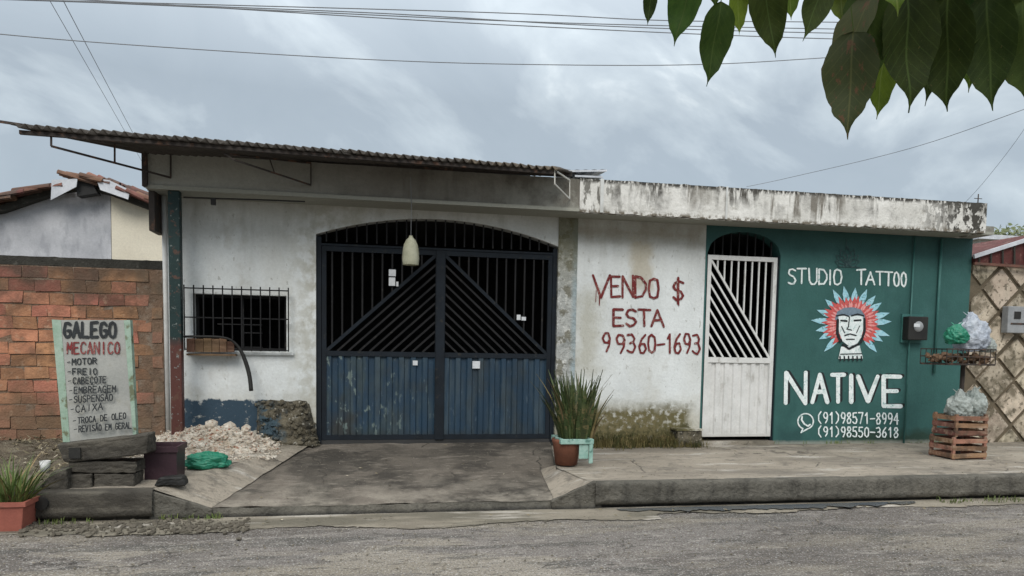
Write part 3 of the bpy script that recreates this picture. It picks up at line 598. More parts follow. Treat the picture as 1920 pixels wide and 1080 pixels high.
# ---- garage gate
YG = .05
gate = MB(); gate.box(GX0, GX0 + .05, YG - .02, YG + .03, .27, 2.36); gate.box(GX1 - .045, GX1, YG - .02, YG + .03, .27, 2.34); gate.box(GX0 + .048, GX1 - .043, YG + .022, YG + .028, .27, .31)
gate = tag(gate.build('garage_gate', m_gatef, bld), 'dark navy double gate with chevron bars and ribbed lower panels')
XC = .745; ZB, ZM, ZTT = .30, 1.185, 2.27
def bar_piece(par, a, b, w, m, h=.016): mb = MB(); mb.bar(a, b, w, h); return mb.build('bar', m, par)
for side in (0, 1):
    x0, x1 = (GX0 + .055, XC - .006) if side == 0 else (XC + .006, GX1 - .05)
    fr = MB(); w = .045
    fr.box(x0, x0 + w, YG - .015, YG + .02, ZB, ZTT); fr.box(x1 - w, x1, YG - .015, YG + .02, ZB, ZTT)
    for z, h in ((ZB, .05), (ZM - .02, .05), (ZTT - .05, .05)): fr.box(x0 + w, x1 - w, YG - .013, YG + .018, z, z + h)
    fr.build('leaf_frame', m_gatef, gate)
    xi0, xi1 = x0 + w, x1 - w; W_ = xi1 - xi0; zb, zt = ZM + .03, ZTT - .05; H_ = zt - zb
    # main diagonal from outer bottom to centre top
    def pt(s, z): return (xi0 + s * W_) if side == 0 else (xi1 - s * W_)   # s: 0 outer .. 1 centre
    bar_piece(gate, (pt(0, 0), YG, zb), (pt(1, 0), YG, zt), .034, m_gatef, .02)
    n = 11
    for i in range(1, n):                                   # uprights above the diagonal
        s_ = i / n - .04
        if s_ <= 0: continue
        bar_piece(gate, (pt(s_, 0), YG + .004, zb + H_ * s_), (pt(s_, 0), YG + .004, zt), .017, m_gate)
    for i in range(1, 10):                                  # chevron bars under it
        s_ = i * .098
        bar_piece(gate, (pt(s_, 0), YG + .002, zb), (pt(1, 0), YG + .002, zb + H_ * (1 - s_)), .02, m_gate)
    # ribbed lower sheet
    mb = MB(); nr = 9; prof = []
    for i in range(nr):
        u0 = i / nr
        for du, dy in ((0, 0), (.38, 0), (.48, .022), (.88, .022)): prof.append((u0 + du / nr, dy))
    prof.append((1, 0)); vs = []
    for u, dy in prof: vs += [(xi0 + W_ * u, YG - .004 + dy, ZB + .05), (xi0 + W_ * u, YG - .004 + dy, ZM - .02)]
    mb.add(vs, [(2 * i, 2 * i + 2, 2 * i + 3, 2 * i + 1) for i in range(len(prof) - 1)])
    mb.build('ribbed_panel', m_gatep, gate)
mb = MB(); mb.box(XC - .045, XC + .045, YG - .032, YG - .016, ZB, ZTT + .0); mb.build('centre_post', m_gatef, gate)
mb = MB(); mb.box(GX0 + .05, GX1 - .045, YG - .02, YG + .02, ZTT + .004, ZTT + .025); mb.build('transom_rail', m_gatef, gate)
for i in range(1, 25):
    xx = GX0 + (GX1 - GX0) * i / 25
    if arch(xx) - .0 > ZTT + .06: bar_piece(gate, (xx, YG, ZTT + .045), (xx, YG, arch(xx) + .01), .015, m_gate)
for (u0, v0, u1, v1, y) in ((729, 505, 742, 518, .02), (729, 520, 741, 536, .02), (743, 528, 747, 537, .02), (774, 676, 783, 685, .03), (886, 677, 900, 691, .03), (969, 590, 976, 600, .02), (978, 594, 986, 601, .02)):
    a, b = P(u0, v0, y), P(u1, v1, y); mb = MB(); mb.box(a.x, b.x, y, y + .003, b.z, a.z); mb.build('paper_note', m_paper, gate)
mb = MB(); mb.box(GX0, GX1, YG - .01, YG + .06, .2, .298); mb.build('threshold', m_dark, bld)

# ---- white pedestrian gate
wg = MB(); y = .04; x0, x1 = WX0 + .02, WX1 - .025; zb, zm, zt = .31, 1.17, 2.345
wg.box(x0, x0 + .045, y - .02, y + .02, zb, zt); wg.box(x1 - .045, x1, y - .02, y + .02, zb, zt)
for z, h in ((zb, .03), (zm - .02, .06), (zt - .05, .05)): wg.box(x0 + .045, x1 - .045, y - .018, y + .018, z, z + h)
wg = tag(wg.build('pedestrian_gate', m_wgate, bld), 'narrow pale grey gate with diagonal bars')
xi0, xi1, zi0, zi1 = x0 + .045, x1 - .045, zm + .04, zt - .05; W_, H_ = xi1 - xi0, zi1 - zi0
bar_piece(wg, (xi0, y, zi1), (xi1, y, zi0), .024, m_wgate)
for i in range(1, 9):
    s_ = i / 9; bar_piece(wg, (xi0 + W_ * s_, y + .003, zi1 - H_ * s_), (xi0 + W_ * s_, y + .003, zi1), .016, m_wgate)
for i in range(1, 8):
    s_ = i / 8; bar_piece(wg, (xi0, y + .001, zi1 - H_ * s_), (xi0 + W_ * (1 - s_), y + .001, zi0), .02, m_wgate)
mb = MB(); vs = []; prof = []
for i in range(7):
    for du, dy in ((0, 0), (.45, 0), (.55, .018), (.9, .018)): prof.append(((i + du) / 7, dy))
prof.append((1, 0))
for u, dy in prof: vs += [(xi0 + W_ * u, y - .006 + dy, zb + .03), (xi0 + W_ * u, y - .006 + dy, zm - .02)]
mb.add(vs, [(2 * i, 2 * i + 2, 2 * i + 3, 2 * i + 1) for i in range(len(prof) - 1)]); mb.build('ribbed_panel', m_wgate, wg)
mb = MB(); mb.box(WX0, x0, y - .02, y + .03, .25, 2.36); mb.box(x1, WX1, y - .02, y + .03, .25, 2.36); mb.build('door_jamb', m_gatef, bld)
for i in range(1, 9):
    xx = WX0 + (WX1 - WX0) * i / 9; bar_piece(wg, (xx, y, zt), (xx, y, warch(xx)), .013, m_gate)
mb = MB(); mb.box(WX0, WX1, -.03, .16, .2, .262); mb.build('door_step', m_conc, bld)
# low plinth stub at the wall foot, left of the white gate
a, b = P(1270, 808, -.16), P(1312, 808, -.16); mb = MB(); mb.box(a.x, b.x + .02, -.18, 0, .2, .40); mb.build('plinth', m_crumb, bld, bevel=.01)
mb = MB(); mb.box(a.x - .02, b.x + .025, -.19, 0, .402, .422); mb.build('plinth_cap', m_white, bld)
# ---- electricity meter and conduits on the green wall
p0, p1 = P(1704, 593, -.12), P(1738, 638, -.12)
mb = MB(); mb.box(p0.x, p1.x, -.13, -.003, p1.z, p0.z); mt = mb.build('electricity_meter', m_black, bld, bevel=.01)
mb = MB(); mb.lathe((0, 0, 0), [(0, .02), (.05, .018), (.062, 0)], 20)
me = mesh_of(mb, 'meter_glass', m_meter, True); inst('meter_glass', me, mt, Matrix.Translation(((p0.x + p1.x) / 2, -.13, (p0.z + p1.z) / 2 + .02)) @ Matrix.Rotation(R(90), 4, 'X'))
mb = MB(); mb.box(p0.x + .05, p0.x + .13, -.152, -.149, p1.z + .15, p1.z + .19); mb.build('meter_dial', m_paper, mt)
mb = MB(); mb.box(p0.x - .012, p1.x + .012, -.028, -.003, p1.z - .03, p0.z + .03); mb.build('meter_board', m_gpipe, mt)
for u, v0, v1, r_ in ((1707, 442, 842, .011), (1757, 448, 700, .016)):
    a = P(u, 600, -.03); mb = MB(); mb.tube([(a.x, -.03, max(.22, P(u, v1, -.03).z)), (a.x, -.03, P(u, v0, -.03).z)], r_, 8); mb.build('conduit', m_gpipe, bld, smooth=True)

# ------------------------------------------------------------------ lettering
FONT = {
 'A': [[(0, 0), (.5, 1), (1, 0)], [(.2, .38), (.8, .38)]], 'B': [[(0, 0), (0, 1), (.7, .97), (.85, .78), (.6, .54), (0, .52)], [(.6, .54), (.95, .3), (.8, .05), (0, 0)]],
 'C': [[(.95, .82), (.7, 1), (.3, .97), (.05, .7), (.03, .3), (.3, .03), (.7, 0), (.97, .18)]], 'D': [[(0, 0), (0, 1), (.55, .95), (.95, .65), (.95, .35), (.6, .05), (0, 0)]],
 'E': [[(.95, 1), (0, 1), (0, 0), (.98, 0)], [(0, .52), (.75, .52)]], 'F': [[(.95, 1), (0, 1), (0, 0)], [(0, .52), (.7, .52)]],
 'G': [[(.95, .85), (.6, 1), (.2, .93), (.02, .6), (.04, .25), (.35, 0), (.75, .03), (.97, .2), (.97, .45), (.55, .45)]],
 'I': [[(.5, 0), (.5, 1)]], 'L': [[(0, 1), (0, 0), (.95, 0)]], 'M': [[(0, 0), (.05, 1), (.5, .4), (.95, 1), (1, 0)]], 'N': [[(0, 0), (.02, 1), (.98, 0), (1, 1)]],
 'O': [[(.5, 1), (.15, .9), (0, .5), (.15, .1), (.5, 0), (.85, .1), (1, .5), (.85, .9), (.5, 1)]],
 'P': [[(0, 0), (0, 1), (.7, .97), (.95, .75), (.7, .5), (0, .47)]], 'R': [[(0, 0), (0, 1), (.7, .97), (.95, .75), (.7, .52), (0, .5)], [(.45, .5), (1, 0)]],
 'S': [[(.95, .88), (.6, 1), (.2, .95), (.03, .76), (.25, .57), (.75, .46), (.97, .24), (.75, .04), (.35, 0), (.02, .12)]],
 'T': [[(0, 1), (1, 1)], [(.5, 1), (.5, 0)]], 'U': [[(0, 1), (.03, .2), (.3, 0), (.7, 0), (.97, .2), (1, 1)]], 'V': [[(0, 1), (.5, 0), (1, 1)]], 'X': [[(0, 0), (1, 1)], [(0, 1), (1, 0)]],
 '0': [[(.5, 1), (.12, .85), (0, .5), (.12, .12), (.5, 0), (.88, .12), (1, .5), (.88, .85), (.5, 1)]], '1': [[(.2, .78), (.6, 1), (.6, 0)]],
 '2': [[(.05, .8), (.3, 1), (.75, .97), (.9, .7), (.5, .35), (0, 0), (1, 0)]],
 '3': [[(.05, .95), (.6, 1), (.92, .8), (.8, .58), (.35, .52)], [(.8, .54), (1, .27), (.7, 0), (.3, 0), (0, .12)]], '4': [[(.75, 0), (.75, 1), (0, .35), (1, .35)]],
 '5': [[(.9, 1), (.1, 1), (.08, .58), (.6, .62), (.95, .35), (.75, .04), (.3, 0), (0, .12)]],
 '6': [[(.85, 1), (.35, .75), (.03, .35), (.2, .03), (.65, 0), (.97, .25), (.75, .52), (.3, .5), (.05, .3)]], '7': [[(0, 1), (1, 1), (.4, 0)]],
 '8': [[(.5, .54), (.1, .76), (.3, .99), (.7, .99), (.9, .76), (.5, .54), (.03, .27), (.25, 0), (.75, 0), (.97, .27), (.5, .54)]],
 '9': [[(.95, .68), (.7, .45), (.25, .48), (.03, .74), (.3, 1), (.75, .97), (.97, .7), (.85, .3), (.5, 0)]],
 '-': [[(0, .48), (1, .5)]], '(': [[(.8, 1.05), (.25, .75), (.25, .25), (.8, -.05)]], ')': [[(.2, 1.05), (.75, .75), (.75, .25), (.2, -.05)]],
 '$': [[(.95, .8), (.6, .9), (.2, .85), (.03, .68), (.25, .55), (.75, .46), (.97, .3), (.75, .14), (.35, .1), (.02, .2)], [(.5, 1.05), (.5, -.08)]], '.': [[(.4, 0), (.5, 0)]],
}
FONT['Ç'] = FONT['C'] + [[(.5, 0), (.6, -.12), (.4, -.22)]]; FONT['Ã'] = FONT['A'] + [[(.2, 1.15), (.4, 1.25), (.6, 1.15), (.8, 1.25)]]; FONT['Ó'] = FONT['O'] + [[(.5, 1.12), (.75, 1.3)]]
class Ink:                                                # flat brush strokes laid on a surface given by mapf(u, v, lift)
    def __init__(s, mapf, scale): s.mb = MB(); s.map = mapf; s.k = 0; s.s = scale
    def poly(s, pts, lift=.0):
        s.k += 1; s.mb.add([s.map(u, v, .003 + lift + s.k * .00006) for u, v in pts], [tuple(range(len(pts)))])
    def stroke(s, pts, w, wob=.12):
        for i in range(len(pts) - 1):
            (a, b), (c, d) = pts[i], pts[i + 1]; L = math.hypot(c - a, d - b) or 1e-6
            nx, ny = -(d - b) / L, (c - a) / L
            w0 = w / 2 * random.uniform(1 - wob, 1 + wob); w1 = w / 2 * random.uniform(1 - wob, 1 + wob)
            s.poly([(a - nx * w0, b - ny * w0), (c - nx * w1, d - ny * w1), (c + nx * w1, d + ny * w1), (a + nx * w0, b + ny * w0)])
        for (a, b) in pts: s.poly([(a + w * .48 * math.cos(t), b - w * .48 * math.sin(t)) for t in [k * math.pi / 4 for k in range(8)]])
    def ch(s, c, u0, v0, u1, v1, w, jit=.03):
        for st in FONT[c]:
            s.stroke([(u0 + (u1 - u0) * (x + random.uniform(-jit, jit)), v1 + (v0 - v1) * (y + random.uniform(-jit, jit))) for x, y in st], w)
    def text(s, t, u0, v0, u1, v1, w, rise=0, gap=.28):
        n = len(t); cw = (u1 - u0) / (n - gap * 1.0)
        for i, c in enumerate(t):
            if c == ' ': continue
            a = u0 + i * cw; dv = -rise * (i / max(1, n - 1))
            ww = cw * (1 - gap)
            s.ch(c, a, v0 + dv, a + ww, v1 + dv, w)
    def build(s, name, m, par, label=None): return tag(s.mb.build(name, m, par), label)
wallmap = lambda u, v, l: P(u, v, -.004 - l)
def line(mapf, m, label, chars, w, extra=(), jit=.03):
    ink = Ink(mapf, 165)
    for c, a, c2, b, d in chars:
        ink = Ink(mapf, 165); ink.ch(c, a, b, c2, d, w, jit)
        while extra and extra[0][0][0][0] < c2: ink.stroke(*extra[0]); extra = extra[1:]
        ink.build('letter', m, bld, None)
line(wallmap, m_red, 'red brush lettering VENDO $', (('V', 1112, 1143, 515, 558), ('E', 1146, 1163, 518, 556), ('N', 1167, 1187, 518, 557), ('D', 1191, 1212, 519, 557), ('O', 1216, 1235, 522, 560), ('$', 1262, 1282, 523, 566)), 4.6,
     (([(1124, 548), (1124, 572)], 2), ([(1118, 545), (1117, 566)], 1.3), ([(1273, 560), (1273, 573)], 2)))
line(wallmap, m_red, 'red brush lettering ESTA', (('E', 1150, 1169, 580, 611), ('S', 1174, 1193, 581, 611), ('T', 1197, 1219, 581, 611), ('A', 1221, 1245, 581, 612)), 4.6)
line(wallmap, m_red, 'red brush lettering 9 9360-1693', (('9', 1130, 1144, 624, 658), ('9', 1155, 1172, 627, 661), ('3', 1176, 1191, 627, 660), ('6', 1198, 1212, 627, 662), ('0', 1215, 1229, 627, 661), ('-', 1233, 1246, 628, 662), ('1', 1250, 1260, 626, 661), ('6', 1264, 1277, 627, 663), ('9', 1282, 1295, 626, 662), ('3', 1299, 1312, 628, 663)), 4.0)
gmap = lambda u, v, l: P(u, v, -.005 - l)
line(gmap, m_wpaint, 'white lettering STUDIO TATTOO', (('S', 1478, 1492, 504, 533), ('T', 1495, 1512, 504, 532), ('U', 1517, 1532, 503, 533), ('D', 1536, 1551, 505, 533), ('I', 1553, 1560, 507, 533), ('O', 1563, 1578, 505, 534), ('T', 1607, 1623, 506, 534), ('A', 1624, 1640, 510, 534), ('T', 1643, 1656, 510, 534), ('T', 1659, 1673, 510, 535), ('O', 1676, 1686, 511, 537), ('O', 1690, 1699, 511, 537)), 3.2)
NAT = (('N', 1473, 1511, 699, 756), ('A', 1523, 1551, 703, 754), ('T', 1560, 1583, 703, 753), ('I', 1592, 1600, 704, 754), ('V', 1609, 1646, 706, 753), ('E', 1657, 1690, 706, 762))
line(gmap, m_wpaint, 'large white lettering NATIVE', NAT, 8.0, (), .01)
for t, v0, v1 in (('(91)98571-8994', 773, 793), ('(91)98550-3618', 800, 818)):
    ink = Ink(gmap, 160); ink.text(t, 1533, v0, 1684, v1, 2.4, -2); ink.build('lettering', m_wpaint, bld, 'white phone number ' + t)
ink = Ink(gmap, 160)
ring = [(1510.5 + 14.5 * math.cos(t), 790 + 14.5 * math.sin(t)) for t in [R(k) for k in range(110, 445, 12)]]
ink.stroke(ring + [(1502, 811), ring[0]], 2.6)
ink.stroke([(1504, 781), (1503, 787), (1508, 795), (1515, 799), (1519, 796)], 3.2); ink.build('phone_bubble_icon', m_wpaint, bld)
ink = Ink(lambda u, v, l: P(u + 4.5, v - 2, -.0035 - l * .3), 160)
for c, a, c2, b, d in NAT: ink.ch(c, a, b, c2, d, 7, .01)
ink.build('lettering_shadow', m_bpaint, bld)
# faint drawing above the lettering
ink = Ink(gmap, 160)
for k in range(-3, 4):
    a = R(90 + k * 24); cx, cy = 1589, 497
    L = 36 - abs(k) * 4
    tx, ty = cx + L * math.cos(a), cy - L * math.sin(a); nx, ny = math.sin(a) * 8, math.cos(a) * 8
    mx_, my_ = (cx + tx) / 2, (cy + ty) / 2
    ink.stroke([(cx, cy), (mx_ + nx, my_ + ny), (tx, ty), (mx_ - nx, my_ - ny), (cx, cy)], 1.3)
ink.stroke([(1588, 448), (1586, 462), (1592, 470)], 1.3); ink.stroke([(1570, 500), (1612, 501)], 1.5); ink.build('faded_drawing', m_dimpaint, bld)
# mural: head in a feathered headdress
CU, CV = 1597, 606
def feather(ink, ang, r0, r1, w, sk=0):
    a = R(ang); d = (math.cos(a), -math.sin(a)); n = (math.sin(a), math.cos(a))
    q = []
    for t, s_ in ((0, .35), (.35, .9), (.62, .8), (1, 0), (.62, -.8), (.35, -.9), (0, -.35)):
        r = r0 + (r1 - r0) * t; q.append((CU + d[0] * r + n[0] * w / 2 * s_ + sk * t, CV + d[1] * r * .95 + n[1] * w / 2 * s_))
    ink.poly(q)
angs = [-52 + i * 17.3 for i in range(17)]
i1 = Ink(gmap, 160)
for a in angs: feather(i1, a + random.uniform(-3, 3), 34, 76 * random.uniform(.9, 1.03), 13)
i1.build('mural_feather_tips', m_mblue, bld)
i2 = Ink(lambda u, v, l: P(u, v, -.007 - l), 160)
for i in range(30): feather(i2, -50 + i * 9.6 + random.uniform(-2, 2), 22, 56 * random.uniform(.88, 1.05), 11)
i2.build('mural_feathers', m_mred, bld)
i3 = Ink(lambda u, v, l: P(u, v, -.0095 - l), 160)
for i in range(30): feather(i3, -46 + i * 9.6 + random.uniform(-3, 3), 30, 46 * random.uniform(.85, 1.1), 4.5)
i3.build('mural_feather_highlights', m_mpink, bld)
i4 = Ink(lambda u, v, l: P(u, v, -.012 - l), 160)
i4.poly([(1566, 596), (1570, 584), (1583, 577), (1600, 576), (1614, 580), (1622, 592), (1620, 600), (1566, 600)]); i4.build('mural_headband', m_mdblue, bld)
i5 = Ink(lambda u, v, l: P(u, v, -.0135 - l), 160)
i5.poly([(1572, 592), (1618, 592), (1620, 612), (1615, 632), (1606, 646), (1592, 649), (1580, 640), (1573, 622)])
i5.poly([(1577, 650), (1612, 648), (1618, 672), (1572, 673)]); i5.build('mural_face', m_wpaint, bld)
i6 = Ink(lambda u, v, l: P(u, v, -.0155 - l), 160)
for pts, w in (([(1569, 592), (1582, 590), (1591, 593)], 3), ([(1597, 592), (1608, 589), (1619, 592)], 3), ([(1577, 601), (1588, 602)], 3.4), ([(1602, 601), (1614, 600)], 3.4), ([(1593, 594), (1591, 612), (1588, 617), (1597, 619)], 2),
               ([(1571, 600), (1570, 625), (1576, 640)], 5), ([(1621, 598), (1621, 622), (1614, 642)], 4.5), ([(1584, 629), (1594, 626), (1605, 629)], 2.4), ([(1587, 636), (1602, 636)], 2), ([(1578, 612), (1584, 624)], 1.6), ([(1612, 611), (1606, 624)], 1.6),
               ([(1580, 646), (1592, 654), (1610, 645)], 4), ([(1576, 664), (1616, 663)], 1.6)): i6.stroke(pts, w)
for k in range(6): i6.stroke([(1575 + k * 8, 668), (1576 + k * 8, 676)], 2.6)
i6.build('mural_features', m_bpaint, bld)

# ------------------------------------------------------------------ brick wall on the left
bw = thing('brick_wall', (-2.8, .05, .2), 'red brick boundary wall with blackened coping left of the garage', 'wall')
mb = MB(); mb.box(-6.2, -1.945, -.012, .16, .1, 1.97); mb.build('mortar', m_mortar, bw)
mb = MB(); facegrid(-6.2, -1.945, 1.972, 2.055, -.01, .18, 90, 2, .012); mb.build('coping', m_coping, bw)
bm = []
for k in range(6):
    mb = MB(); L, H = .214, .107
    mb.box(-L / 2, L / 2, -.04, .04, -H / 2, H / 2)
    for i, q in enumerate(mb.v): mb.v[i] = q + Vector((random.uniform(-.008, .008), random.uniform(-.006, .006), random.uniform(-.007, .007)))
    bm.append(mesh_of(mb, 'brick', m_brick))
row = 0; z = 1.905
while z > .25:
    x = -2.06 - (row % 2) * .12 + random.uniform(-.02, .02); 
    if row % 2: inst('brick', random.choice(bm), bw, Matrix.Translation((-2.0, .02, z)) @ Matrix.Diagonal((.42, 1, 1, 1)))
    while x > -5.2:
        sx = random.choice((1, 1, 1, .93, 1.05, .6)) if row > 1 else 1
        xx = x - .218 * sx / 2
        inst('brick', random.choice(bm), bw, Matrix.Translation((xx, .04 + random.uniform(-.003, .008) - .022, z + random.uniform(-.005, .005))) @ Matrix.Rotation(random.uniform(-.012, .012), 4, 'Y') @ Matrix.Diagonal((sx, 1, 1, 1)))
        x -= .222 * sx
    z -= .118; row += 1
# ------------------------------------------------------------------ neighbour house behind it
nh = thing('gabled_house', (-5, 2.5, 0), 'grey and cream gabled house with broken tiled roof behind the brick wall', 'house')
Y2 = 2.4
pk = P(160, 358, Y2)
gl = [P(-500, 470, Y2), P(0, 392, Y2), P(100, 366, Y2), pk, P(207, 362, Y2)]
poly = [Vector((gl[0].x, Y2, 0)), Vector((P(207, 500, Y2).x, Y2, 0))] + gl[::-1]
mb = MB(); mb.prism(poly, (0, .2, 0)); tag(mb.build('wall', m_nwall, nh), 'patchy grey gable wall')
xs = P(208, 500, Y2).x; poly = [Vector((xs, Y2, 0)), Vector((P(335, 500, Y2).x, Y2, 0)), P(335, 400, Y2), P(308, 388, Y2), P(208, 362, Y2)]
mb = MB(); mb.prism(poly, (0, .2, 0)); tag(mb.build('wall', m_cream, nh), 'cream painted wall section')
mb = MB()
rl = [P(-500, 470, Y2 - .15), P(0, 385, Y2 - .15), P(104, 350, Y2 - .15)]
rr = [P(140, 338, Y2 - .15), P(200, 352, Y2 - .15), P(312, 394, Y2 - .15)]
for pts in (rl, rr):
    for a, b in zip(pts[:-1], pts[1:]): mb.prism([a, b, b + Vector((0, 3.2, .0)), a + Vector((0, 3.2, 0))], (0, 0, -.07))
a, b = P(104, 350, Y2), P(140, 338, Y2); mb.prism([a, b, b + Vector((0, 3, 0)), a + Vector((0, 3, 0))], (0, 0, -.05))
roof = mb.build('roof', m_coping, nh)
tm = MB(); tm.grid(lambda u, v: Vector((.075 * math.cos(math.pi * u), -.22 + .44 * v, .055 * math.sin(math.pi * u) * (1 - .12 * v))), 8, 2)
tm.grid(lambda u, v: Vector((.062 * math.cos(math.pi * (1 - u)), -.22 + .44 * v, -.012 + .05 * math.sin(math.pi * u) * (1 - .12 * v))), 8, 2)
tmesh = mesh_of(tm, 'roof_tile', m_tile, True)
def tilerow(a, b, n, lift):
    d = (b - a); ang = math.atan2(d.z, d.x)
    for i in range(n):
        for j in range(2):
            p = a.lerp(b, (i + .5) / n) + Vector((0, -.02 + j * .17 + random.uniform(-.02, .02), lift + random.uniform(-.01, .02)))
            inst('roof_tile', tmesh, roof, Matrix.Translation(p) @ Matrix.Rotation(-ang, 4, 'Y') @ Matrix.Rotation(R(random.uniform(80, 100)), 4, 'Z') @ Matrix.Rotation(R(random.uniform(2, 10)), 4, 'X'))
tilerow(P(-120, 402, Y2 - .2), P(100, 346, Y2 - .2), 9, -.02); tilerow(P(142, 333, Y2 - .2), P(196, 342, Y2 - .2), 4, -.02); tilerow(P(246, 366, Y2 - .2), P(316, 388, Y2 - .2), 4, -.02); tilerow(P(190, 338, Y2 + .1), P(300, 375, Y2 + .1), 6, -.02)
def flash(q, th=.012): mb = MB(); mb.prism([P(u, v, y) for u, v, y in q], (0, th, 0)); return mb.build('flashing', m_sheet, roof)
flash([(95, 375, Y2 - .3), (143, 350, Y2 - .3), (145, 335, Y2 - .3), (97, 337, Y2 - .3)]); flash([(188, 356, Y2 - .3), (240, 374, Y2 - .3), (244, 356, Y2 - .3), (205, 338, Y2 - .3), (180, 334, Y2 - .3)])
mb = MB(); mb.prism([P(u, v, Y2 - .22) for u, v in ((145, 368), (182, 362), (172, 340), (140, 340))], (0, .15, 0)); mb.build('roof_gap', m_dark, roof)  # solid dark block standing in for the shade inside the roof gap

# ------------------------------------------------------------------ right neighbour with diamond stone tiles
rn = thing('tiled_house', (8.3, .2, 0), 'neighbouring house front clad in diamond stone tiles under a red roof', 'house')
XR = 7.085
mb = MB(); mb.box(XR, 11.5, .02, .25, 0, 2.42); rw = tag(mb.build('wall', m_joint, rn), 'wall clad in diamond shaped stone')
def clip(poly, ax, val, sg):
    out = []
    for i in range(len(poly)):
        p, q = poly[i], poly[(i + 1) % len(poly)]; dp, dq = (p[ax] - val) * sg, (q[ax] - val) * sg
        if dp >= 0: out.append(p)
        if dp * dq < 0: t = dp / (dp - dq); out.append((p[0] + (q[0] - p[0]) * t, p[1] + (q[1] - p[1]) * t))
    return out
D = .30
for j in range(0, 12):
    for i in range(0, 10):
        cx = 7.22 + i * 2 * D * .92 + (j % 2) * D * .92; cz = .15 + j * D * .92
        if cx > 9.6: continue
        h = D * .80 * random.uniform(.95, 1.03)
        poly = [(cx - h, cz), (cx, cz - h), (cx + h, cz), (cx, cz + h)]
        for ax, v, sg in ((0, XR + .01, 1), (1, .2, 1), (1, 2.40, -1)): 
            poly = clip(poly, ax, v, sg)
            if len(poly) < 3: break
        if len(poly) < 3: continue
        yy = .0 - random.uniform(0, .012); mb = MB(); mb.prism([(a, yy, b) for a, b in poly], (0, .03, 0))
        o = mb.build('stone_tile', m_stone, rw)
mb = MB(); a, b = P(1889, 574, -.1), P(1925, 625, -.1); mb.box(a.x, b.x, -.12, -.025, b.z, a.z); mbx = mb.build('meter_cabinet', m_meter, rn, bevel=.008)
c, d = P(1902, 584, -.12), P(1913, 598, -.12); mb = MB(); mb.box(c.x, d.x, -.128, -.1215, d.z, c.z); mb.build('meter_window', m_black, mbx)
mb = MB(); mb.box(a.x + .04, b.x - .02, -.127, -.1215, P(1890, 608, -.12).z, P(1890, 605, -.12).z); mb.build('latch', m_rust, mbx)
# roof: red verge rising right
q = [P(1829, 491, -.15), P(2150, 520, -.15), P(2150, 392, -.15), P(1829, 481, -.15)]
mb = MB(); mb.prism([P(1829, 493, -.05), P(1990, 503, -.05), P(1990, 430, -.05), P(1829, 480, -.05)], (0, 3.5, 0)); rf = tag(mb.build('roof', m_redroof, rn), 'red roof rising to the right')
mb = MB(); mb.bar(P(1826, 481, -.09), P(1990, 429, -.09), .045, .03); mb.build('verge_board', m_sheet, rf)
mb = MB(); mb.bar(P(1826, 494, -.09), P(1990, 504, -.09), .03, .03); mb.build('verge_board', m_tile, rf)
for k in range(7):
    t = k / 6; a = P(1836 + 22 * k, 492 + 1.4 * k, -.08); b = P(1836 + 22 * k, 479 - 6.6 * k, -.08); mb = MB(); mb.bar(a, b, .02, .012); mb.build('batten', m_coping, rf)
# far building and tree behind
fb = thing('far_house', (22, 14, 0), 'small pale building far behind, above the red roof', 'house')
a, b = P(1838, 432, 14), P(2100, 470, 14); mb = MB(); mb.box(a.x, b.x, 14, 17, 0, a.z - .3); mb.build('wall', m_white, fb)
mb = MB(); mb.box(a.x - .2, b.x, 13.8, 17, a.z - .3, a.z - .15); mb.build('roof', m_sheet, fb)
def foliage(c, r, n, s, mt_, name, parent, sq=(1, 1, 1)):
    mb = MB()
    for i in range(n):
        d = Vector((random.gauss(0, 1), random.gauss(0, 1), random.gauss(0, 1))).normalized() * (random.random() ** .4)
        k = 1 + .35 * nz(d.x, d.y, d.z, 2.3)
        p = Vector(c) + Vector((d.x * r * sq[0], d.y * r * sq[1], d.z * r * sq[2])) * k
        a = Vector((random.gauss(0, 1), random.gauss(0, 1), random.gauss(0, 1))).normalized(); b = a.orthogonal().normalized()
        mb.add([p - a * s, p + b * s * .5, p + a * s, p - b * s * .5], [(0, 1, 2, 3)])
    return mb.build(name, mt_, parent)
ft = thing('distant_tree', (P(1900, 440, 20).x, 20, 0), 'pale green tree top showing beyond the right roof', 'tree')
c = P(1905, 452, 20); mb = MB(); mb.tube([(c.x, 20, 0), (c.x, 20, c.z)], [.25, .1]); mb.build('trunk', m_bark, ft)
foliage(c, 1.5, 1500, .12, m_farleaf, 'crown', ft, (1.3, 1, .45))

# ------------------------------------------------------------------ sign board on its stack
def sm(u, v, l=0):                                        # leaning plane of the sign
    y = -1.93 + .16 * (830 - v) / 230 - l; return P(u, v, y)
sg = thing('sign_board', sm(188, 828), 'leaning pale sign board listing car repairs, GALEGO MECANICO lettered at top', 'sign')
mb = MB(); q = [sm(122, 828), sm(252, 826), sm(238, 600), sm(98, 600)]; mb.prism(q, (0, .03, 0)); mb.build('panel', m_sign, sg)
mb = MB(); mb.prism([sm(118, 829, .004), sm(131, 829, .004), sm(114, 600, .004), sm(97, 599, .004)], (0, .06, 0)); mb.build('edge_flange', m_signg, sg)
mb = MB(); mb.prism([sm(250, 826, .004), sm(256, 826, .004), sm(244, 600, .004), sm(232, 600, .004)], (0, .06, 0)); mb.build('edge_flange', m_signg, sg)
tl = lambda dx: (lambda u, v, l: sm(u, v, .004 + l))
i7 = Ink(tl(0), 190); i7.text('GALEGO', 120, 605, 217, 632, 5.6); i7.build('lettering', m_bpaint, sg, 'black heading')
i7 = Ink(tl(0), 190); i7.text('MECANICO', 126, 642, 224, 663, 3.0); i7.build('lettering', m_red, sg, 'maroon second line')
i7 = Ink(tl(0), 190)
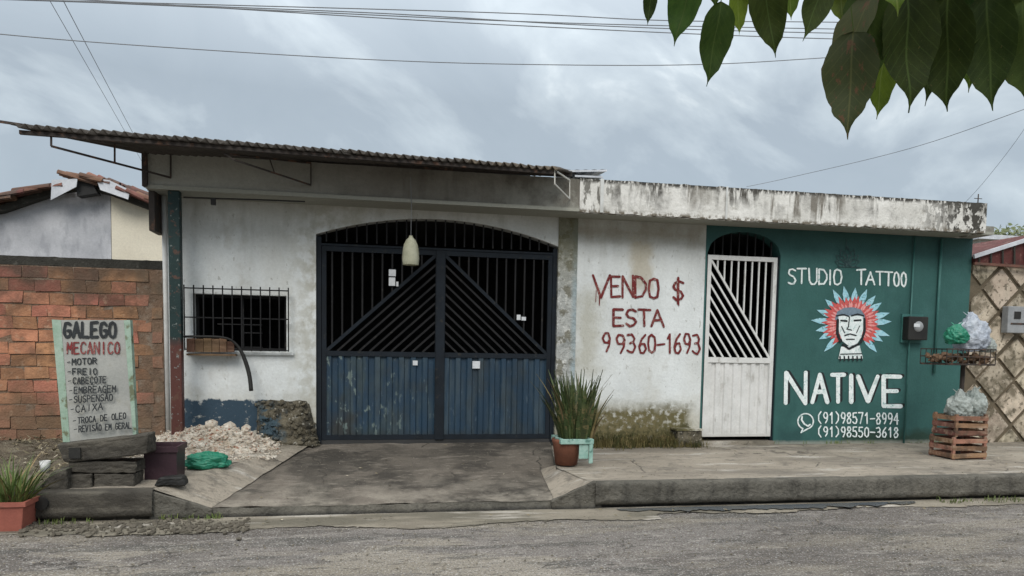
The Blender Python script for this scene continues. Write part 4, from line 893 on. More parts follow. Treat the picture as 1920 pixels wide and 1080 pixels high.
for t, u0, u1, v0, v1, rs in (('MOTOR', 135, 181, 673, 684, 2), ('FREIO', 136, 182, 691, 702, 0), ('CABEÇOTE', 137, 199, 708, 720, 2), ('EMBREAGEM', 139, 217, 726, 738, 3), ('SUSPENSÃO', 139, 211, 743, 755, 4), ('CAIXA', 142, 192, 761, 773, 5), ('TROCA DE OLEO', 146, 236, 783, 794, 9), ('REVISÃO EM GERAL', 148, 246, 799, 810, 7)):
    i7.text(t, u0, v0, u1, v1, 2.1, rs); i7.stroke([(u0 - 9, (v0 + v1) / 2 + 1), (u0 - 4, (v0 + v1) / 2)], 1.6)
i7.build('lettering', m_bpaint, sg, 'small black list of services')
def block(name, u0, v0, u1, v1, y, dep, m, label, cat, tilt=0, vs=None, group=None):
    a, b, c, d = vs or ((u0, v1), (u1, v1), (u1, v0 - tilt), (u0, v0))
    mb = MB(); mb.prism([P(a[0], a[1], y), P(b[0], b[1], y), P(c[0], c[1], y), P(d[0], d[1], y)], (0, dep, 0))
    roughen(mb); o = mb.build(name, m, None, origin=P((u0 + u1) / 2, v1, y)); tag(o, label, cat, group); return o
block('timber_beam', 105, 832, 276, 870, -2.02, .22, m_block, 'dark hollow beam lying tilted under the sign board', 'beam', vs=((122, 868), (276, 852), (276, 815), (105, 833)))
block('stone_block', 128, 866, 256, 888, -2.0, .24, m_block, 'flat dark stone block, middle of the stack under the sign', 'block')
block('stone_block', 124, 889, 172, 921, -2.02, .24, m_block, 'dark upright stone block, lower left of the sign stack', 'block')
block('stone_block', 175, 889, 252, 921, -2.0, .24, m_block, 'wide dark stone block, lower right of the sign stack', 'block')
mb = MB(); a = P(138, 849, -2.03); mb.box(a.x - .03, a.x + .045, -2.035, -2.022, a.z - .04, a.z + .035);  # black box standing in for the shade inside the beam's hole
tag(mb.build('beam_hole_shade', m_black, None, origin=a), 'dark hole in the tilted beam, its shade made as a small black box', 'box')
block('concrete_slab', 60, 889, 125, 925, -2.08, .3, m_block, 'dark broken concrete slab left of the sign stack', 'slab', vs=((62, 923), (126, 923), (126, 878), (100, 884)))
block('tyre_strip', 290, 896, 348, 912, -2.02, .12, m_black, 'low black rubber lump on the kerb beside the purple bin', 'rubber strip', vs=((288, 912), (348, 911), (342, 895), (298, 896)))
# drain hole in the retaining kerb
a = P(75, 945, -2.2); mb = MB()
mb.tube([(a.x, -2.19, a.z), (a.x, -2.10, a.z)], .045, 14); o = mb.build('drain_pipe', m_black, None, origin=a); tag(o, 'black pipe mouth in the dark kerb at far left', 'pipe')
mb = MB(); mb.tube([(a.x - .06 + .045 * math.cos(t), -2.2, a.z - .015 + .05 * math.sin(t)) for t in [R(k) for k in range(120, 290, 20)]], .012, 6); tag(mb.build('pipe_offcut', m_pipe, None, origin=a), 'pale curved pipe offcut around the drain mouth', 'pipe')
a = G(85, 886, .33); mb = MB(); mb.lathe(a, [(.0, 0), (.028, 0), (.036, .085), (.033, .085), (.025, .006)], 14); tag(mb.build('plastic_cup', m_pipe, None, smooth=True, origin=a), 'white plastic cup standing in the soil left of the sign', 'cup')

# ---- purple bin
a, b = G(272, 899, .24), G(339, 893, .24); cx, cy = (a.x + b.x) / 2, a.y + .12
pb = thing('planter_box', (cx, cy, .24), 'empty dark purple square planter box beside the sign stack', 'planter')
w0 = (b.x - a.x) / 2; zt_ = P(300, 840, a.y).z
mb = MB()
def ringbox(mb, specs):
    vs = []
    for hw, hd, z in specs: vs += [(cx - hw, cy - hd, z), (cx + hw, cy - hd, z), (cx + hw, cy + hd, z), (cx - hw, cy + hd, z)]
    fs = [(4 * i + k, 4 * i + (k + 1) % 4, 4 * i + 4 + (k + 1) % 4, 4 * i + 4 + k) for i in range(len(specs) - 1) for k in range(4)] + [(3, 2, 1, 0)]
    mb.add(vs, fs)
ringbox(mb, [(w0, .13, .235), (w0 * 1.03, .14, zt_), (w0 * .97, .13, zt_), (w0 * .94, .12, .3)]); mb.build('body', m_purple, pb)
mb = MB()
ringbox(mb, [(w0 * 1.035, .142, zt_ - .035), (w0 * 1.14, .155, zt_ - .03), (w0 * 1.14, .155, zt_ + .012), (w0 * .99, .135, zt_ + .012), (w0 * .97, .13, zt_ - .03)]); mb.build('rim', m_purple, pb)

# ---- rubble pile, bag, broken render
base = [G(330, 812, .33), G(560, 822, .3), G(560, 862, .29), G(350, 872, .27)]
mb = MB(); C0 = Vector((-1.55, -.42, .28))
def hill(u, v):
    xx, yy = -2.05 + 1.35 * u, -1.05 + 1.04 * v
    h = .17 * math.exp(-((xx + 1.62) / .42) ** 2 - ((yy + .28) / .38) ** 2) + .11 * math.exp(-((xx + 1.2) / .33) ** 2 - ((yy + .35) / .3) ** 2)
    return Vector((xx, yy, .235 - .2 * max(0, -yy - .25) * max(0, (xx + 1.6) / .8) + .25 * h + (.038 + h * .75) * min(1, h * 16) + .02 * nz(xx, yy, 0, 9) * min(1, h * 20)))
mb.grid(hill, 50, 40)
for i in range(1300):
    u, v = random.random(), random.random(); p = hill(u, v)
    if p.z < .31 and random.random() < .75: continue
    mb.rock(p, random.choice((.01, .014, .02, .03)))
for i in range(1600):
    u, v = random.random() ** .8, random.random(); p = hill(u, v) + Vector((random.gauss(0, .06), random.gauss(-.04, .08), 0)); p.z = max(p.z, .262 + .0 * p.x)
    if p.y < -1.0 or (p.x > -.8): continue
    mb.rock(p, random.uniform(.004, .012))
tag(mb.build('rubble_pile', m_rubble), 'heap of pale broken plaster rubble at the foot of the white wall', 'rubble', kind='stuff')
for (u, v, r_, lab) in ((397, 797, .075, 'leftmost pale rubble lump on top of the heap'), (430, 800, .08, 'middle pale rubble lump on the heap below the blue paint'), (461, 806, .065, 'rightmost pale rubble lump, near the crumbled render')):
    p = P(u, v, -.30); mb = MB(); mb.rock(p, r_); mb.rock(p + Vector((.03, -.02, -.03)), r_ * .8); tag(mb.build('rubble_lump', m_rubble, origin=p, bevel=.006), lab, 'rubble', 'pale rubble lumps on the heap')
def bag(name, c, r, m, label, sx=1, sy=1, sz=1, seed=0, knot=True, parent=None):
    mb = MB(); c = Vector(c)
    def fn(u, v):
        th, ph = 2 * math.pi * u, math.pi * v
        d = Vector((math.cos(th) * math.sin(ph), math.sin(th) * math.sin(ph), math.cos(ph)))
        rdg = lambda f, o: 1 - 2.2 * abs(nz(d.x + o, d.y - o, d.z + seed, f))
        k = .93 + .24 * nz(d.x + seed, d.y, d.z, 1.9) + .10 * rdg(3.1, 2) + .06 * rdg(6.3, 5) + .035 * rdg(13, 9)
        z = d.z if d.z > -.55 else -.55 + (d.z + .55) * .2
        q = Vector((d.x * sx, d.y * sy, z * sz)) * (r * k)
        if knot and d.z > .9: q.z += r * .35 * (d.z - .9) * 10 * .8
        return c + q
    mb.grid(fn, 84, 56)
    for q in range(3 if knot else 2):
        a_ = random.uniform(0, 6.28); t0 = c + Vector((0, 0, r * sz * .95)); e_ = Vector((math.cos(a_), math.sin(a_), .9)) * r * .5; w_ = Vector((-math.sin(a_), math.cos(a_), .2)) * r * .16
        if knot: mb.add([t0 - w_ * .3, t0 + w_ * .3, t0 + e_ * .6 + w_, t0 + e_ * .6 - w_ * .8, t0 + e_ - w_ * .2, t0 + e_ * 1.1 + w_], [(0, 1, 2, 3), (3, 2, 5, 4)])
    o = mb.build(name, m, parent, smooth=True, origin=c + Vector((0, 0, -r * .55 * sz))); 
    if label: tag(o, label, 'bag')
    return o
p = G(385, 875, .27); bag('plastic_bag', (p.x, p.y + .08, .298), .125, m_bagg, 'crumpled green plastic bag lying on the ground by the rubble heap', 1.35, .8, .62, 3, False)
# crumbled dark render lump against the wall, left of the gate
a = P(487, 752, -.02); b = P(575, 838, -.2)
mb = MB()
def lump(u, v):
    xx = P(484 + 96 * u, 800).x; zt_ = P(500, 752, -.1).z - .03 * (u > .95); z = .26 + (zt_ - .26) * v
    spread = .20 - .12 * v; x2 = xx + (.10 * (1 - v) if u > .5 else -.02 * (1 - v))
    e = min(1, min(u, 1 - u) * 7) ** .5
    return Vector((x2, -.01 - spread * e * (.8 + .5 * nz(xx, z, 0, 5)) - .03 * nz(xx, z, 5, 18) * e, z + .02 * nz(xx, 0, z, 9)))
mb.grid(lump, 36, 30); mb.grid(lambda u, v: lump(u, 1).lerp(Vector((lump(u, 1).x, .0, lump(u, 1).z)), v), 36, 2)
for i in range(160):
    u, v = random.random(), random.random() ** 2; mb.rock(lump(u, v), random.choice((.012, .02, .03)))
tag(mb.build('rubble_mound', m_crumb), 'dark crumbling mound of old render heaped against the wall beside the gate', 'rubble', kind='stuff')

# ---- boards, hose at the window
yb = -.14
wb = thing('wooden_box', P(400, 662, yb), 'old brown wooden box of upright boards under the window grille', 'box')
us = [350, 366, 382, 398, 412, 426, 440]
for i in range(len(us) - 1):
    a, b = P(us[i], 660, yb), P(us[i + 1] - 1, 660, yb); tp = P(400, 634 + (i > 4) * 5 + random.uniform(-1, 2), yb).z; mb = MB(); mb.box(a.x, b.x, yb - random.uniform(0, .01), yb + .02, a.z, tp); mb.build('board', m_wood, wb)
mb = MB(); a, b = P(350, 664, yb), P(442, 662, yb); mb.box(a.x, b.x, yb - .012, -.04, a.z - .012, a.z + .006); mb.build('base_board', m_wood, wb)
hp = [(345, 631), (380, 631), (412, 632), (434, 638), (450, 655), (461, 680), (468, 706), (471, 733)]
pts = [P(u, v, -.2 - .02 * math.sin(i)) for i, (u, v) in enumerate(hp)]
def smooth(pts, n=4):
    out = []
    for i in range(len(pts) - 1):
        p0, p1, p2, p3 = pts[max(0, i - 1)], pts[i], pts[i + 1], pts[min(len(pts) - 1, i + 2)]
        for k in range(n):
            t = k / n; out.append(.5 * ((2 * p1) + (p2 - p0) * t + (2 * p0 - 5 * p1 + 4 * p2 - p3) * t * t + (3 * p1 - p0 - 3 * p2 + p3) * t ** 3))
    return out + [pts[-1]]
mb = MB(); sp = smooth(pts); mb.tube(sp, [.012 + .008 * min(1, max(0, i - 12) / 8) for i in range(len(sp))], 8); tag(mb.build('black_hose', m_black, None, smooth=True, origin=pts[0]), 'black hose bending down from the post across the white wall', 'hose')
# ---- hanging jug
yj = -.36
top = P(768, 342, yj - .06); jt = P(770, 442, yj); jb = P(770, 497, yj); h = jt.z - jb.z
hj = thing('hanging_jug', (jb.x, yj, jb.z), 'yellowed cut plastic jug hanging on a wire before the gate', 'jug')
mb = MB(); mb.tube([(jb.x - .01, YP - .02, 2.9), (jb.x, yj - .05, 2.64), (jb.x, yj, jt.z)], .003, 5); mb.build('wire', m_cable, hj)
mb = MB(); mb.lathe((jb.x, yj, jb.z), [(.078, .0), (.08, .02), (.084, .06), (.08, .12), (.075, h * .58), (.068, h * .70), (.045, h * .86), (.02, h * .95), (.018, h)], 18); mb.lathe((jb.x, yj, jb.z), [(.074, .001), (.074, h * .6), (.02, h * .9)], 18)
mb.build('shade', m_jug, hj, smooth=True)

# ------------------------------------------------------------------ plants in pots
def blade(L, w, bend, twist=0):
    mb = MB(); n = 6; vs = []
    for i in range(n + 1):
        t = i / n; ww = w * (.75 + .5 * math.sin(math.pi * min(1, t * 1.1))) * (1 - t ** 4) * .7 + .0008; y = bend * t * t; z = L * t
        vs += [(-ww, y, z), (0, y + w * .35, z), (ww, y, z)]
    fs = []
    for i in range(n): fs += [(3 * i, 3 * i + 1, 3 * i + 4, 3 * i + 3), (3 * i + 1, 3 * i + 2, 3 * i + 5, 3 * i + 4)]
    mb.add(vs, fs); return mb
m_deadleaf = mat('dry_plant_blade', (.22, .17, .08), (.13, .10, .045), 16, bump=0, objrand=.3)
bl = [mesh_of(blade(1, .026, b_), 'leaf', m_snake, True) for b_ in (.03, .07, .12, .2, .3)] * 2 + [mesh_of(blade(1, .014, .4), 'leaf', m_deadleaf, True)]
def spray(par, c, n, L0, L1, spread, rad, me_list, sxy=(1, 1)):
    for i in range(n):
        az = random.uniform(0, 2 * math.pi); r_ = rad * random.random() ** .5; L = random.uniform(L0, L1)
        lean = spread * (r_ / rad) * random.uniform(.5, 1.2)
        if L > L1 * .8: lean *= .5
        m = Matrix.Translation((c[0] + r_ * math.cos(az) * sxy[0], c[1] + r_ * math.sin(az) * sxy[1], c[2])) @ Matrix.Rotation(az - math.pi / 2, 4, 'Z') @ Matrix.Rotation(-lean, 4, 'X') @ Matrix.Rotation(random.uniform(-1, 1), 4, 'Z') @ Matrix.Diagonal((random.uniform(.7, 1.1), L, L, 1))
        inst('leaf', random.choice(me_list), par, m)
pc = G(1072, 874, .235); cy = pc.y + .14
sp_ = thing('snake_plant', (pc.x, cy, .235), 'bushy snake plant in clay pot and mint tub beside the garage gate', 'plant')
zt_ = P(1075, 824, cy - .1).z
mb = MB(); mb.lathe((pc.x - .02, cy - .02, .235), [(0, .002), (.10, 0), (.125, zt_ - .28), (.135, zt_ - .26), (.135, zt_ - .235), (.12, zt_ - .235), (.11, zt_ - .30)], 22); mb.build('clay_pot', m_clay, sp_, smooth=True)
mb = MB(); x0, x1 = P(1050, 826, cy - .14).x, P(1112, 826, cy - .14).x
mb.box(x0, x1, cy - .17, cy - .14, zt_ - .035, zt_ + .01); mb.box(x0, x1, cy + .16, cy + .19, zt_ - .035, zt_ + .01); mb.box(x1 - .035, x1, cy - .138, cy + .158, zt_ - .035, zt_ + .01); mb.box(x0, x0 + .035, cy - .138, cy + .158, zt_ - .035, zt_ + .01)
mb.box(x1 - .04, x1 - .005, cy - .168, cy - .142, .26, zt_ - .036); mb.box(x1 - .13, x1 - .042, cy - .15, cy - .14, .3, zt_ - .036)
tag(mb.build('mint_tub', m_mint, sp_, bevel=.006), 'broken mint green plastic tub')
mb = MB(); mb.lathe((pc.x - .02, cy - .02, zt_ - .03), [(0, .01), (.12, 0)], 16); mb.box(x0 + .036, x1 - .036, cy - .13, cy + .15, zt_ - .05, zt_ - .02); mb.build('soil', m_debris, sp_)
H1 = P(1090, 692, cy).z - zt_
spray(sp_, ((x0 + x1) / 2 + .03, cy, zt_ - .04), 170, H1 * .35, H1 * 1.08, .22, .15, bl, (1.05, 1))
# weeds at the wall foot
mb = MB()
def tuft(mb, c, n, L0, L1, w, sp):
    for i in range(n):
        p = Vector(c) + Vector((random.gauss(0, sp), random.gauss(0, sp * .6), 0)); L = random.uniform(L0, L1); az = random.uniform(0, 6.28); d = Vector((math.cos(az), math.sin(az), 0)) * L * random.uniform(.1, .7); r_ = Vector((-math.sin(az), math.cos(az), 0)) * w
        mb.add([p - r_, p + r_, p + d * .45 + Vector((0, 0, L * .65)) + r_ * .7, p + d * .45 + Vector((0, 0, L * .65)) - r_ * .7, p + d + Vector((0, 0, L * .9))], [(0, 1, 2, 3), (3, 2, 4)])
for i in range(620):
    x = random.uniform(2.32, 3.62); y = -abs(random.gauss(0, .10)) - .03; k = .6 + .5 * nz(x, 0, 0, 3)
    tuft(mb, (x, y, .225), 6, .03, (.27 * max(.2, k) + .04) * random.uniform(.5, 1), .003, .035)
tag(mb.build('weeds', m_weed), 'dry mossy weeds growing along the foot of the white wall', 'weeds', kind='stuff')
mb = MB()
for i in range(160):
    x = random.uniform(4.9, 9); tuft(mb, (x, -2.20 - abs(random.gauss(0, .05)), .01), 5, .015, .06, .003, .03)
tag(mb.build('kerb_grass', m_grass), 'sparse green grass along the kerb foot at right', 'grass', kind='stuff')
# bottom-left terracotta planter with grass
pc = G(8, 1000, .0); zt_ = .30
tp = thing('grass_planter', (pc.x - .02, pc.y + .14, 0), 'terracotta coloured planter of tall grass in the bottom left corner', 'planter')
cx, cy = pc.x - .06, pc.y + .14
w = .185
zt_ = P(20, 942, cy - .14).z
mb = MB(); ringbox(mb, [(w - .03, .12, .003), (w - .005, .14, zt_ - .02), (w - .02, .13, zt_ - .02), (w - .03, .12, zt_ - .05)]); mb.f.append((15, 14, 13, 12)[::-1]); mb.build('pot', m_terra, tp, bevel=.008)
mb = MB(); ringbox(mb, [(w - .004, .142, zt_ - .035), (w + .012, .155, zt_ - .03), (w + .012, .155, zt_), (w - .01, .135, zt_), (w - .02, .13, zt_ - .02)]); mb.build('rim', m_terra, tp)
gb = [mesh_of(blade(1, .008, b_), 'leaf', m_grass, True) for b_ in (.1, .3, .5, .8)] + [mesh_of(blade(1, .007, .7), 'leaf', m_deadleaf, True)]
spray(tp, (cx + .05, cy, zt_ - .05), 150, .14, P(10, 846, cy).z - zt_ + .05, .5, .10, gb)
# fallen leaves and litter on the soil, dirt on the road edge
mb = MB()
for i in range(900):
    x = random.uniform(-4.2, -1.95); y = random.uniform(-2.0, -.02); z = .235 + .14 * max(0, (y + 2.12) / 2.25 - .25) + .02
    a = random.uniform(0, 6.28); s_ = random.uniform(.012, .035); t = random.uniform(-.02, .03)
    mb.add([(x - s_ * math.cos(a), y - s_ * math.sin(a), z), (x + s_ * .4 * math.sin(a), y - s_ * .4 * math.cos(a), z + .015), (x + s_ * math.cos(a), y + s_ * math.sin(a), z + t + .01), (x - s_ * .4 * math.sin(a), y + s_ * .4 * math.cos(a), z + .008)], [(0, 1, 2, 3)])
m_litter = mat('dry_leaf_litter', (.22, .18, .12), (.11, .10, .06), 9, [(lambda n: n.noise(14, .55, .6), (.4, .36, .28))], bump=0)
tag(mb.build('leaf_litter', m_litter), 'dry leaf litter scattered over the soil before the brick wall', 'leaf litter', kind='stuff')
mb = MB()
for i in range(750):
    u = random.uniform(40, 470); v = 985 + 12 * nz(u * .02, 0) + random.gauss(0, 7) + (470 - u) * .012; p = G(u, v, .015); mb.rock((p.x, p.y, .014), random.choice((.003, .004, .006, .008, .011, .015, .022)))
tag(mb.build('road_debris', m_debris), 'dark clods of dirt scattered on the gutter at left', 'debris', kind='stuff')
mb = MB()
for i in range(2600):
    x = random.uniform(-4, 7.5); y = -2.2 - random.random() ** 1.3 * 2.6
    mb.rock((x, y, .008), random.uniform(.003, .008))
for i in range(500):
    x = random.uniform(-1.0, 7.5); y = random.uniform(-2.05, -.1); z = .224 if x > 2 else .078 + (y + 2.1) / 2.45 * .207
    mb.rock((x, y, z + .003), random.uniform(.002, .006))
tag(mb.build('grit', m_gutter), 'loose grit on the road and pavement', 'gravel', kind='stuff')

mb = MB()
for i in range(150):
    x = random.uniform(-1.0, 7.5); y = random.uniform(-2.05, -.06) if random.random() < .6 else random.uniform(-2.5, -2.2)
    z = .232 if x > 2.0 else .084 + (y + 2.1) / 2.45 * .207
    if y < -2.1: z = .02
    elif 1.4 < x < 2.0: continue
    a = random.uniform(0, 6.28); s_ = random.uniform(.008, .024)
    mb.add([(x - s_ * math.cos(a), y - s_ * math.sin(a), z), (x + s_ * .4 * math.sin(a), y - s_ * .4 * math.cos(a), z + .008), (x + s_ * math.cos(a), y + s_ * math.sin(a), z + .006), (x - s_ * .4 * math.sin(a), y + s_ * .4 * math.cos(a), z + .002)], [(0, 1, 2, 3)])
tag(mb.build('fallen_leaves', m_litter), 'few small fallen leaves and scraps on the pavement and driveway', 'leaf litter', kind='stuff')
mb = MB()
for i in range(60):
    u = random.random(); x, y = (-1.05 - .4 * u, -2.14 - random.uniform(0, .03)) if i % 3 == 0 else ((random.uniform(-4, -1.6), -2.17 - random.uniform(0, .04)) if i % 3 == 1 else (random.uniform(4.6, 7), -.03))
    tuft(mb, (x, y, .01 if y < -2 else .225), 5, .015, .06, .003, .02)
tag(mb.build('crack_weeds', m_grass), 'tiny green weeds sprouting at the kerb foot and wall foot', 'weeds', kind='stuff')
# ------------------------------------------------------------------ bin cage on a pole, crates, bags (right)
cb = G(1810, 862, .225); yk = cb.y + .18
u0, u1 = P(1774, 660, yk - .15).x, P(1866, 660, yk - .15).x
zk0, zk1 = P(1820, 683, yk - .15).z, P(1820, 655, yk - .15).z
cage = thing('rubbish_cage', ((u0 + u1) / 2 - .03, yk + .1, .22), 'rusty rubbish basket raised on a pole at the green wall corner', 'bin')
mb = MB(); xc = P(1812, 700, yk).x; mb.tube([(xc, yk + .05, .2), (xc, yk + .05, zk0)], .022, 8); mb.build('pole', m_rust, cage)
mb = MB(); mb.box(u0, u1, yk - .16, yk + .2, zk0 - .012, zk0); 
for z in (zk0 + .0, (zk0 + zk1) / 2, zk1):
    for a, b in (((u0, yk - .16), (u1, yk - .16)), ((u1, yk - .16), (u1, yk + .2)), ((u1, yk + .2), (u0, yk + .2)), ((u0, yk + .2), (u0, yk - .16))): mb.bar((a[0], a[1], z), (b[0], b[1], z), .012)
for i in range(10):
    for yy in (yk - .16, yk + .2): x = u0 + (u1 - u0) * i / 9; mb.bar((x, yy, zk0), (x, yy, zk1), .006)
mb.build('basket', m_rust, cage)
mb = MB()
for i in range(60): mb.rock((random.uniform(u0 + .03, u1 - .03), random.uniform(yk - .12, yk + .15), zk0 + random.uniform(.02, .09)), random.uniform(.02, .045))
tag(mb.build('loose_rubbish', m_wood), 'loose brown rubbish filling the raised basket', 'rubbish', kind='stuff')
p = P(1787, 632, yk); bag('rubbish_bag', (p.x, yk - .04, p.z), .105, m_bagg, 'green rubbish bag at the left of the raised basket', 1, 1, 1, 5)
p = P(1822, 634, yk); bag('rubbish_bag', (p.x, yk + .0, p.z), .17, m_bagw, 'large white rubbish bag heaped in the raised basket', .95, .9, 1.15, 8)
p = P(1852, 645, yk); bag('rubbish_bag', (p.x, yk + .03, p.z - .02), .09, m_bagc, 'small cloudy bag at the right of the raised basket', 1, 1, 1, 11)
# two stacked crates
def crate(c, w, d, h, label):
    t = thing('wooden_crate', c, label, 'crate', 'slatted wooden crates under the rubbish basket'); x, y, z = c
    for sx in (-1, 1):
        for sy in (-1, 1): mb = MB(); mb.box(x + sx * (w / 2 - .02) - .014, x + sx * (w / 2 - .02) + .014, y + sy * (d / 2 - .022) - .014, y + sy * (d / 2 - .022) + .014, z, z + h); mb.build('corner_post', m_crate, t)
    for k in range(3):
        zz = z + h * (.06 + k * .33); hh = h * .2
        for sy in (-1, 1): mb = MB(); yy = y + sy * (d / 2 - .004); j = random.uniform(-.006, .006); mb.prism([(x - w / 2, yy, zz + j), (x + w / 2, yy, zz - j), (x + w / 2, yy, zz + hh - j), (x - w / 2, yy, zz + hh + j)], (0, .009 * -sy, 0)); mb.build('slat', m_crate, t)
        for sx in (-1, 1): mb = MB(); xx = x + sx * (w / 2 - .001); mb.box(xx - .005, xx + .005, y - d / 2 + .014, y + d / 2 - .014, zz, zz + hh); mb.build('slat', m_crate, t)
    mb = MB(); mb.box(x - w / 2 + .02, x + w / 2 - .02, y - d / 2 + .02, y + d / 2 - .02, z + .004, z + .014); mb.build('base_board', m_crate, t)
    return t
xa, xb = P(1787, 850, cb.y).x, P(1851, 850, cb.y).x; ztc = P(1810, 776, cb.y).z; hh = (ztc - .23) / 2
crate(((xa + xb) / 2, cb.y + .17, .228), xb - xa, .34, hh - .006, 'lower of the two reddish slatted wooden crates, on the pavement')
crate(((xa + xb) / 2 + .01, cb.y + .17, .228 + hh), xb - xa - .02, .33, hh - .006, 'upper of the two reddish slatted wooden crates, under pale bags')
p = P(1801, 757, cb.y + .12); bag('plastic_bag', (p.x, cb.y + .14, ztc + .05), .115, m_bagc, 'left pale plastic bag on top of the crates', 1, 1, 1.2, 14)
p = P(1832, 757, cb.y + .12); bag('plastic_bag', (p.x, cb.y + .17, ztc + .055), .125, m_bagc, 'right pale plastic bag on top of the crates', .85, 1, 1.25, 17)

# ------------------------------------------------------------------ overhead cables
def cable(pts, y, r_, label, grp='overhead cables'):
    a = [P(u, v, yy) for (u, v), yy in zip(pts, y)]; mb = MB(); mb.tube(smooth(a, 8), r_ * .62, 5); tag(mb.build('power_cable', m_cable, None, origin=a[0]), label, 'cable', grp)
cable([(-300, 30), (0, 64), (300, 88), (700, 112), (1000, 121), (1310, 121), (1600, 105), (2300, 60)], [-1.6] * 8, .006, 'lowest long sagging cable crossing the whole sky')
for (l, r_, lab) in (((480, 18), (1600, 55), 'upper cable starting left of the sky centre'), ((650, 22), (1600, 63), 'second cable from the top over the roof'), ((300, 8), (1600, 74), 'lowest of the bundled cables at upper right'), ((900, 23), (1600, 42), 'topmost of the bundled cables at upper right')):
    m_ = ((l[0] + r_[0]) / 2, (l[1] + r_[1]) / 2 + 6); e2 = (2300, r_[1] + 10)
    cable([(-200, l[1] - 30), l, m_, r_, e2], [-1.4] * 5, .007, lab)
cable([(90, -60), (130, 23), (240, 232), (300, 345)], [-.5, 0, 6, 9], .006, 'left of the two thin service wires falling at upper left')
cable([(60, -60), (106, 23), (226, 232), (290, 345)], [-.5, 0, 6, 9], .005, 'right of the two thin service wires falling at upper left'.replace('right', 'fainter'))
cable([(1400, 350), (1480, 333), (1700, 280), (1920, 205), (2300, 60)], [5, 5, 3, 1, -.5], .007, 'single wire rising to the right from the parapet')
cable([(1800, 390), (1850, 335), (1925, 235), (2000, 100)], [5, 4, 3, 2], .005, 'thin wire steeply rising at the right edge')

# ------------------------------------------------------------------ overhanging tree, upper right
tr = thing('street_tree', (4.4, -8.6, 0), 'tree whose drooping pointed leaves hang into the upper right sky', 'tree')
mb = MB(); mb.tube([(4.4, -8.6, -.02), (4.35, -8.5, .8), (4.2, -8.3, 1.8), (3.9, -7.9, 2.7), (3.6, -7.5, 3.3)], [.17, .13, .11, .08, .05], 12); mb.build('trunk', m_bark, tr, smooth=True)
mb = MB(); mb.tube(smooth([Vector((3.6, -7.5, 3.3)), Vector((2.8, -6.6, 3.35)), Vector((2.0, -6.05, 3.02)), Vector((1.4, -5.95, 2.75)), P(1500, -95, -5.9), P(1250, -60, -5.9)], 4), [.05, .045, .04, .035, .03, .026, .022, .02, .018, .016, .015, .013, .012, .01, .01, .008, .007, .006, .006, .005, .004], 8); mb.build('branch', m_bark, tr, smooth=True)
def leafmesh(fold, curl, m, serr=.0):
    mb = MB(); n = 20; L = []
    for i in range(n + 1):
        t = i / n
        w = .5 * (math.sin(math.pi * min(1, t ** .72 * 1.0)) ** .85) * (1 - .15 * t) if t < .80 else None
        L.append((t, w))
    vs = []
    for t, w in L:
        if w is None: w = .5 * (math.sin(math.pi * .80 ** .72) ** .85) * .88 * ((1 - t) / .20) ** 2.1 + .006
        w += serr * (random.random() - .5) if .1 < t < .85 else 0
        zc_ = -curl * t * t + .05 * math.sin(t * 9)
        vs += [(-w, t, zc_ + fold * w + .035 * math.sin(t * 17)), (-w * .5, t, zc_ + fold * w * .35), (0, t + .0, zc_), (w * .5, t, zc_ + fold * w * .35), (w, t, zc_ + fold * w + .035 * math.cos(t * 15))]
    fs = [(5 * i + k, 5 * i + k + 1, 5 * i + 6 + k, 5 * i + 5 + k) for i in range(n) for k in range(4)]
    mb.add(vs, fs); return mesh_of(mb, 'leaf', m, True)
LM = {'d': [leafmesh(.25, .1, m_leaf, .02), leafmesh(.45, .18, m_leaf, .02)], 'l': [leafmesh(.3, .12, m_leafl, .02)], 'b': [leafmesh(.3, .1, m_leafr, .04)]}
def leaf(bu, bv, tu, tv, wpx, kind, y, yaw=0):
    b, t = P(bu, bv, y), P(tu, tv, y - random.uniform(-.06, .06)); L = (t - b).length; d = (t - b).normalized()
    nrm = (CAM - b).normalized() + Vector((random.uniform(-.5, .5), 0, random.uniform(-.25, .25))); nrm = (nrm - d * nrm.dot(d)).normalized(); xx = d.cross(nrm).normalized()
    wsc = wpx * .93 / F * (b - CAM).length
    m = Matrix((xx, d, nrm)).transposed().to_4x4() @ Matrix.Rotation(R(yaw), 4, 'Y') @ Matrix.Diagonal((wsc / max(.5, math.cos(R(yaw))), L, min(L, wsc * 1.2), 1)); m = Matrix.Translation(b) @ m
    inst('leaf', random.choice(LM[kind]), tr, m)
    # stalk
    q = b + Vector((random.uniform(-.01, .03), .01, .07)); mb = MB(); mb.tube([b, q], .0015, 5); mb.build('leaf_stalk', m_leaf, tr)
Y = -5.9
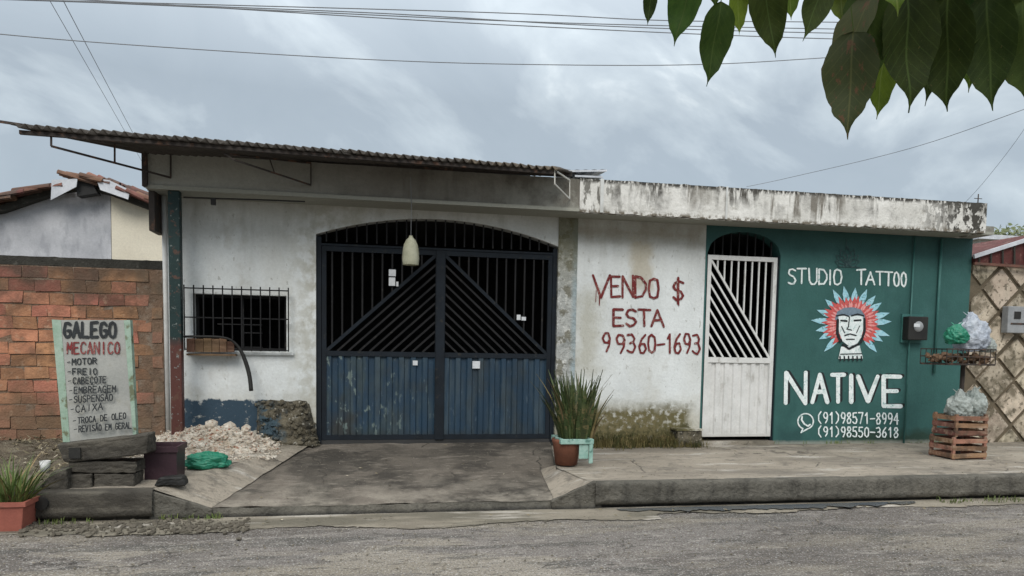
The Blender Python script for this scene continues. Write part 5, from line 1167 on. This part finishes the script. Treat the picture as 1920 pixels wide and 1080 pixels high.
for a in ((1222, -20, 1214, 46, 26, 'd', Y), (1300, -42, 1262, 82, 62, 'd', Y), (1352, 2, 1327, 162, 62, 'd', Y - .05, 10), (1382, -30, 1387, 66, 34, 'l', Y + .1), (1428, -45, 1456, 106, 66, 'd', Y), (1478, -60, 1484, 38, 40, 'l', Y + .1),
          (1548, -40, 1508, 74, 52, 'd', Y), (1574, -60, 1580, 48, 50, 'l', Y + .12), (1622, -30, 1640, 165, 80, 'd', Y + .05), (1640, -10, 1548, 156, 62, 'b', Y + .02, 20), (1600, 60, 1588, 258, 92, 'b', Y - .06), (1660, 70, 1646, 224, 56, 'l', Y + .08),
          (1698, -20, 1710, 208, 100, 'd', Y - .02), (1750, 30, 1738, 196, 50, 'd', Y + .1), (1778, -10, 1773, 210, 90, 'd', Y - .05), (1745, -60, 1742, 110, 80, 'd', Y + .1), (1822, 40, 1818, 170, 56, 'l', Y + .1), (1850, -10, 1859, 205, 86, 'd', Y),
          (1812, -50, 1806, 120, 80, 'd', Y + .07), (1896, -40, 1880, 110, 84, 'd', Y + .1), (1918, 0, 1922, 190, 92, 'd', Y - .04), (1880, -20, 1878, 150, 70, 'd', Y + .12), (1965, -20, 1960, 150, 80, 'd', Y), (1672, -60, 1676, 95, 80, 'd', Y + .1), (1610, -80, 1606, 70, 80, 'l', Y + .12),
          (1725, -80, 1722, 60, 70, 'l', Y + .14), (1790, -80, 1796, 60, 70, 'd', Y + .14), (1860, -90, 1866, 50, 70, 'l', Y + .14), (1930, -90, 1926, 60, 70, 'd', Y + .14), (1400, -90, 1408, 16, 60, 'd', Y + .1), (1345, -90, 1340, 14, 60, 'd', Y + .1), (1290, -95, 1285, 6, 50, 'l', Y + .1), (1520, -95, 1516, 10, 60, 'd', Y + .1), (1655, -60, 1662, 30, 60, 'l', Y + .02)):
    leaf(*a)
for i in range(70):
    u = random.uniform(1560, 2300); v = random.uniform(-330, -90); leaf(u, v, u + random.uniform(-25, 25), v + random.uniform(110, 170), random.uniform(60, 90), random.choice('ddl'), Y + random.uniform(-.3, .4), random.uniform(-30, 30))
print('objects', len(bpy.data.objects))
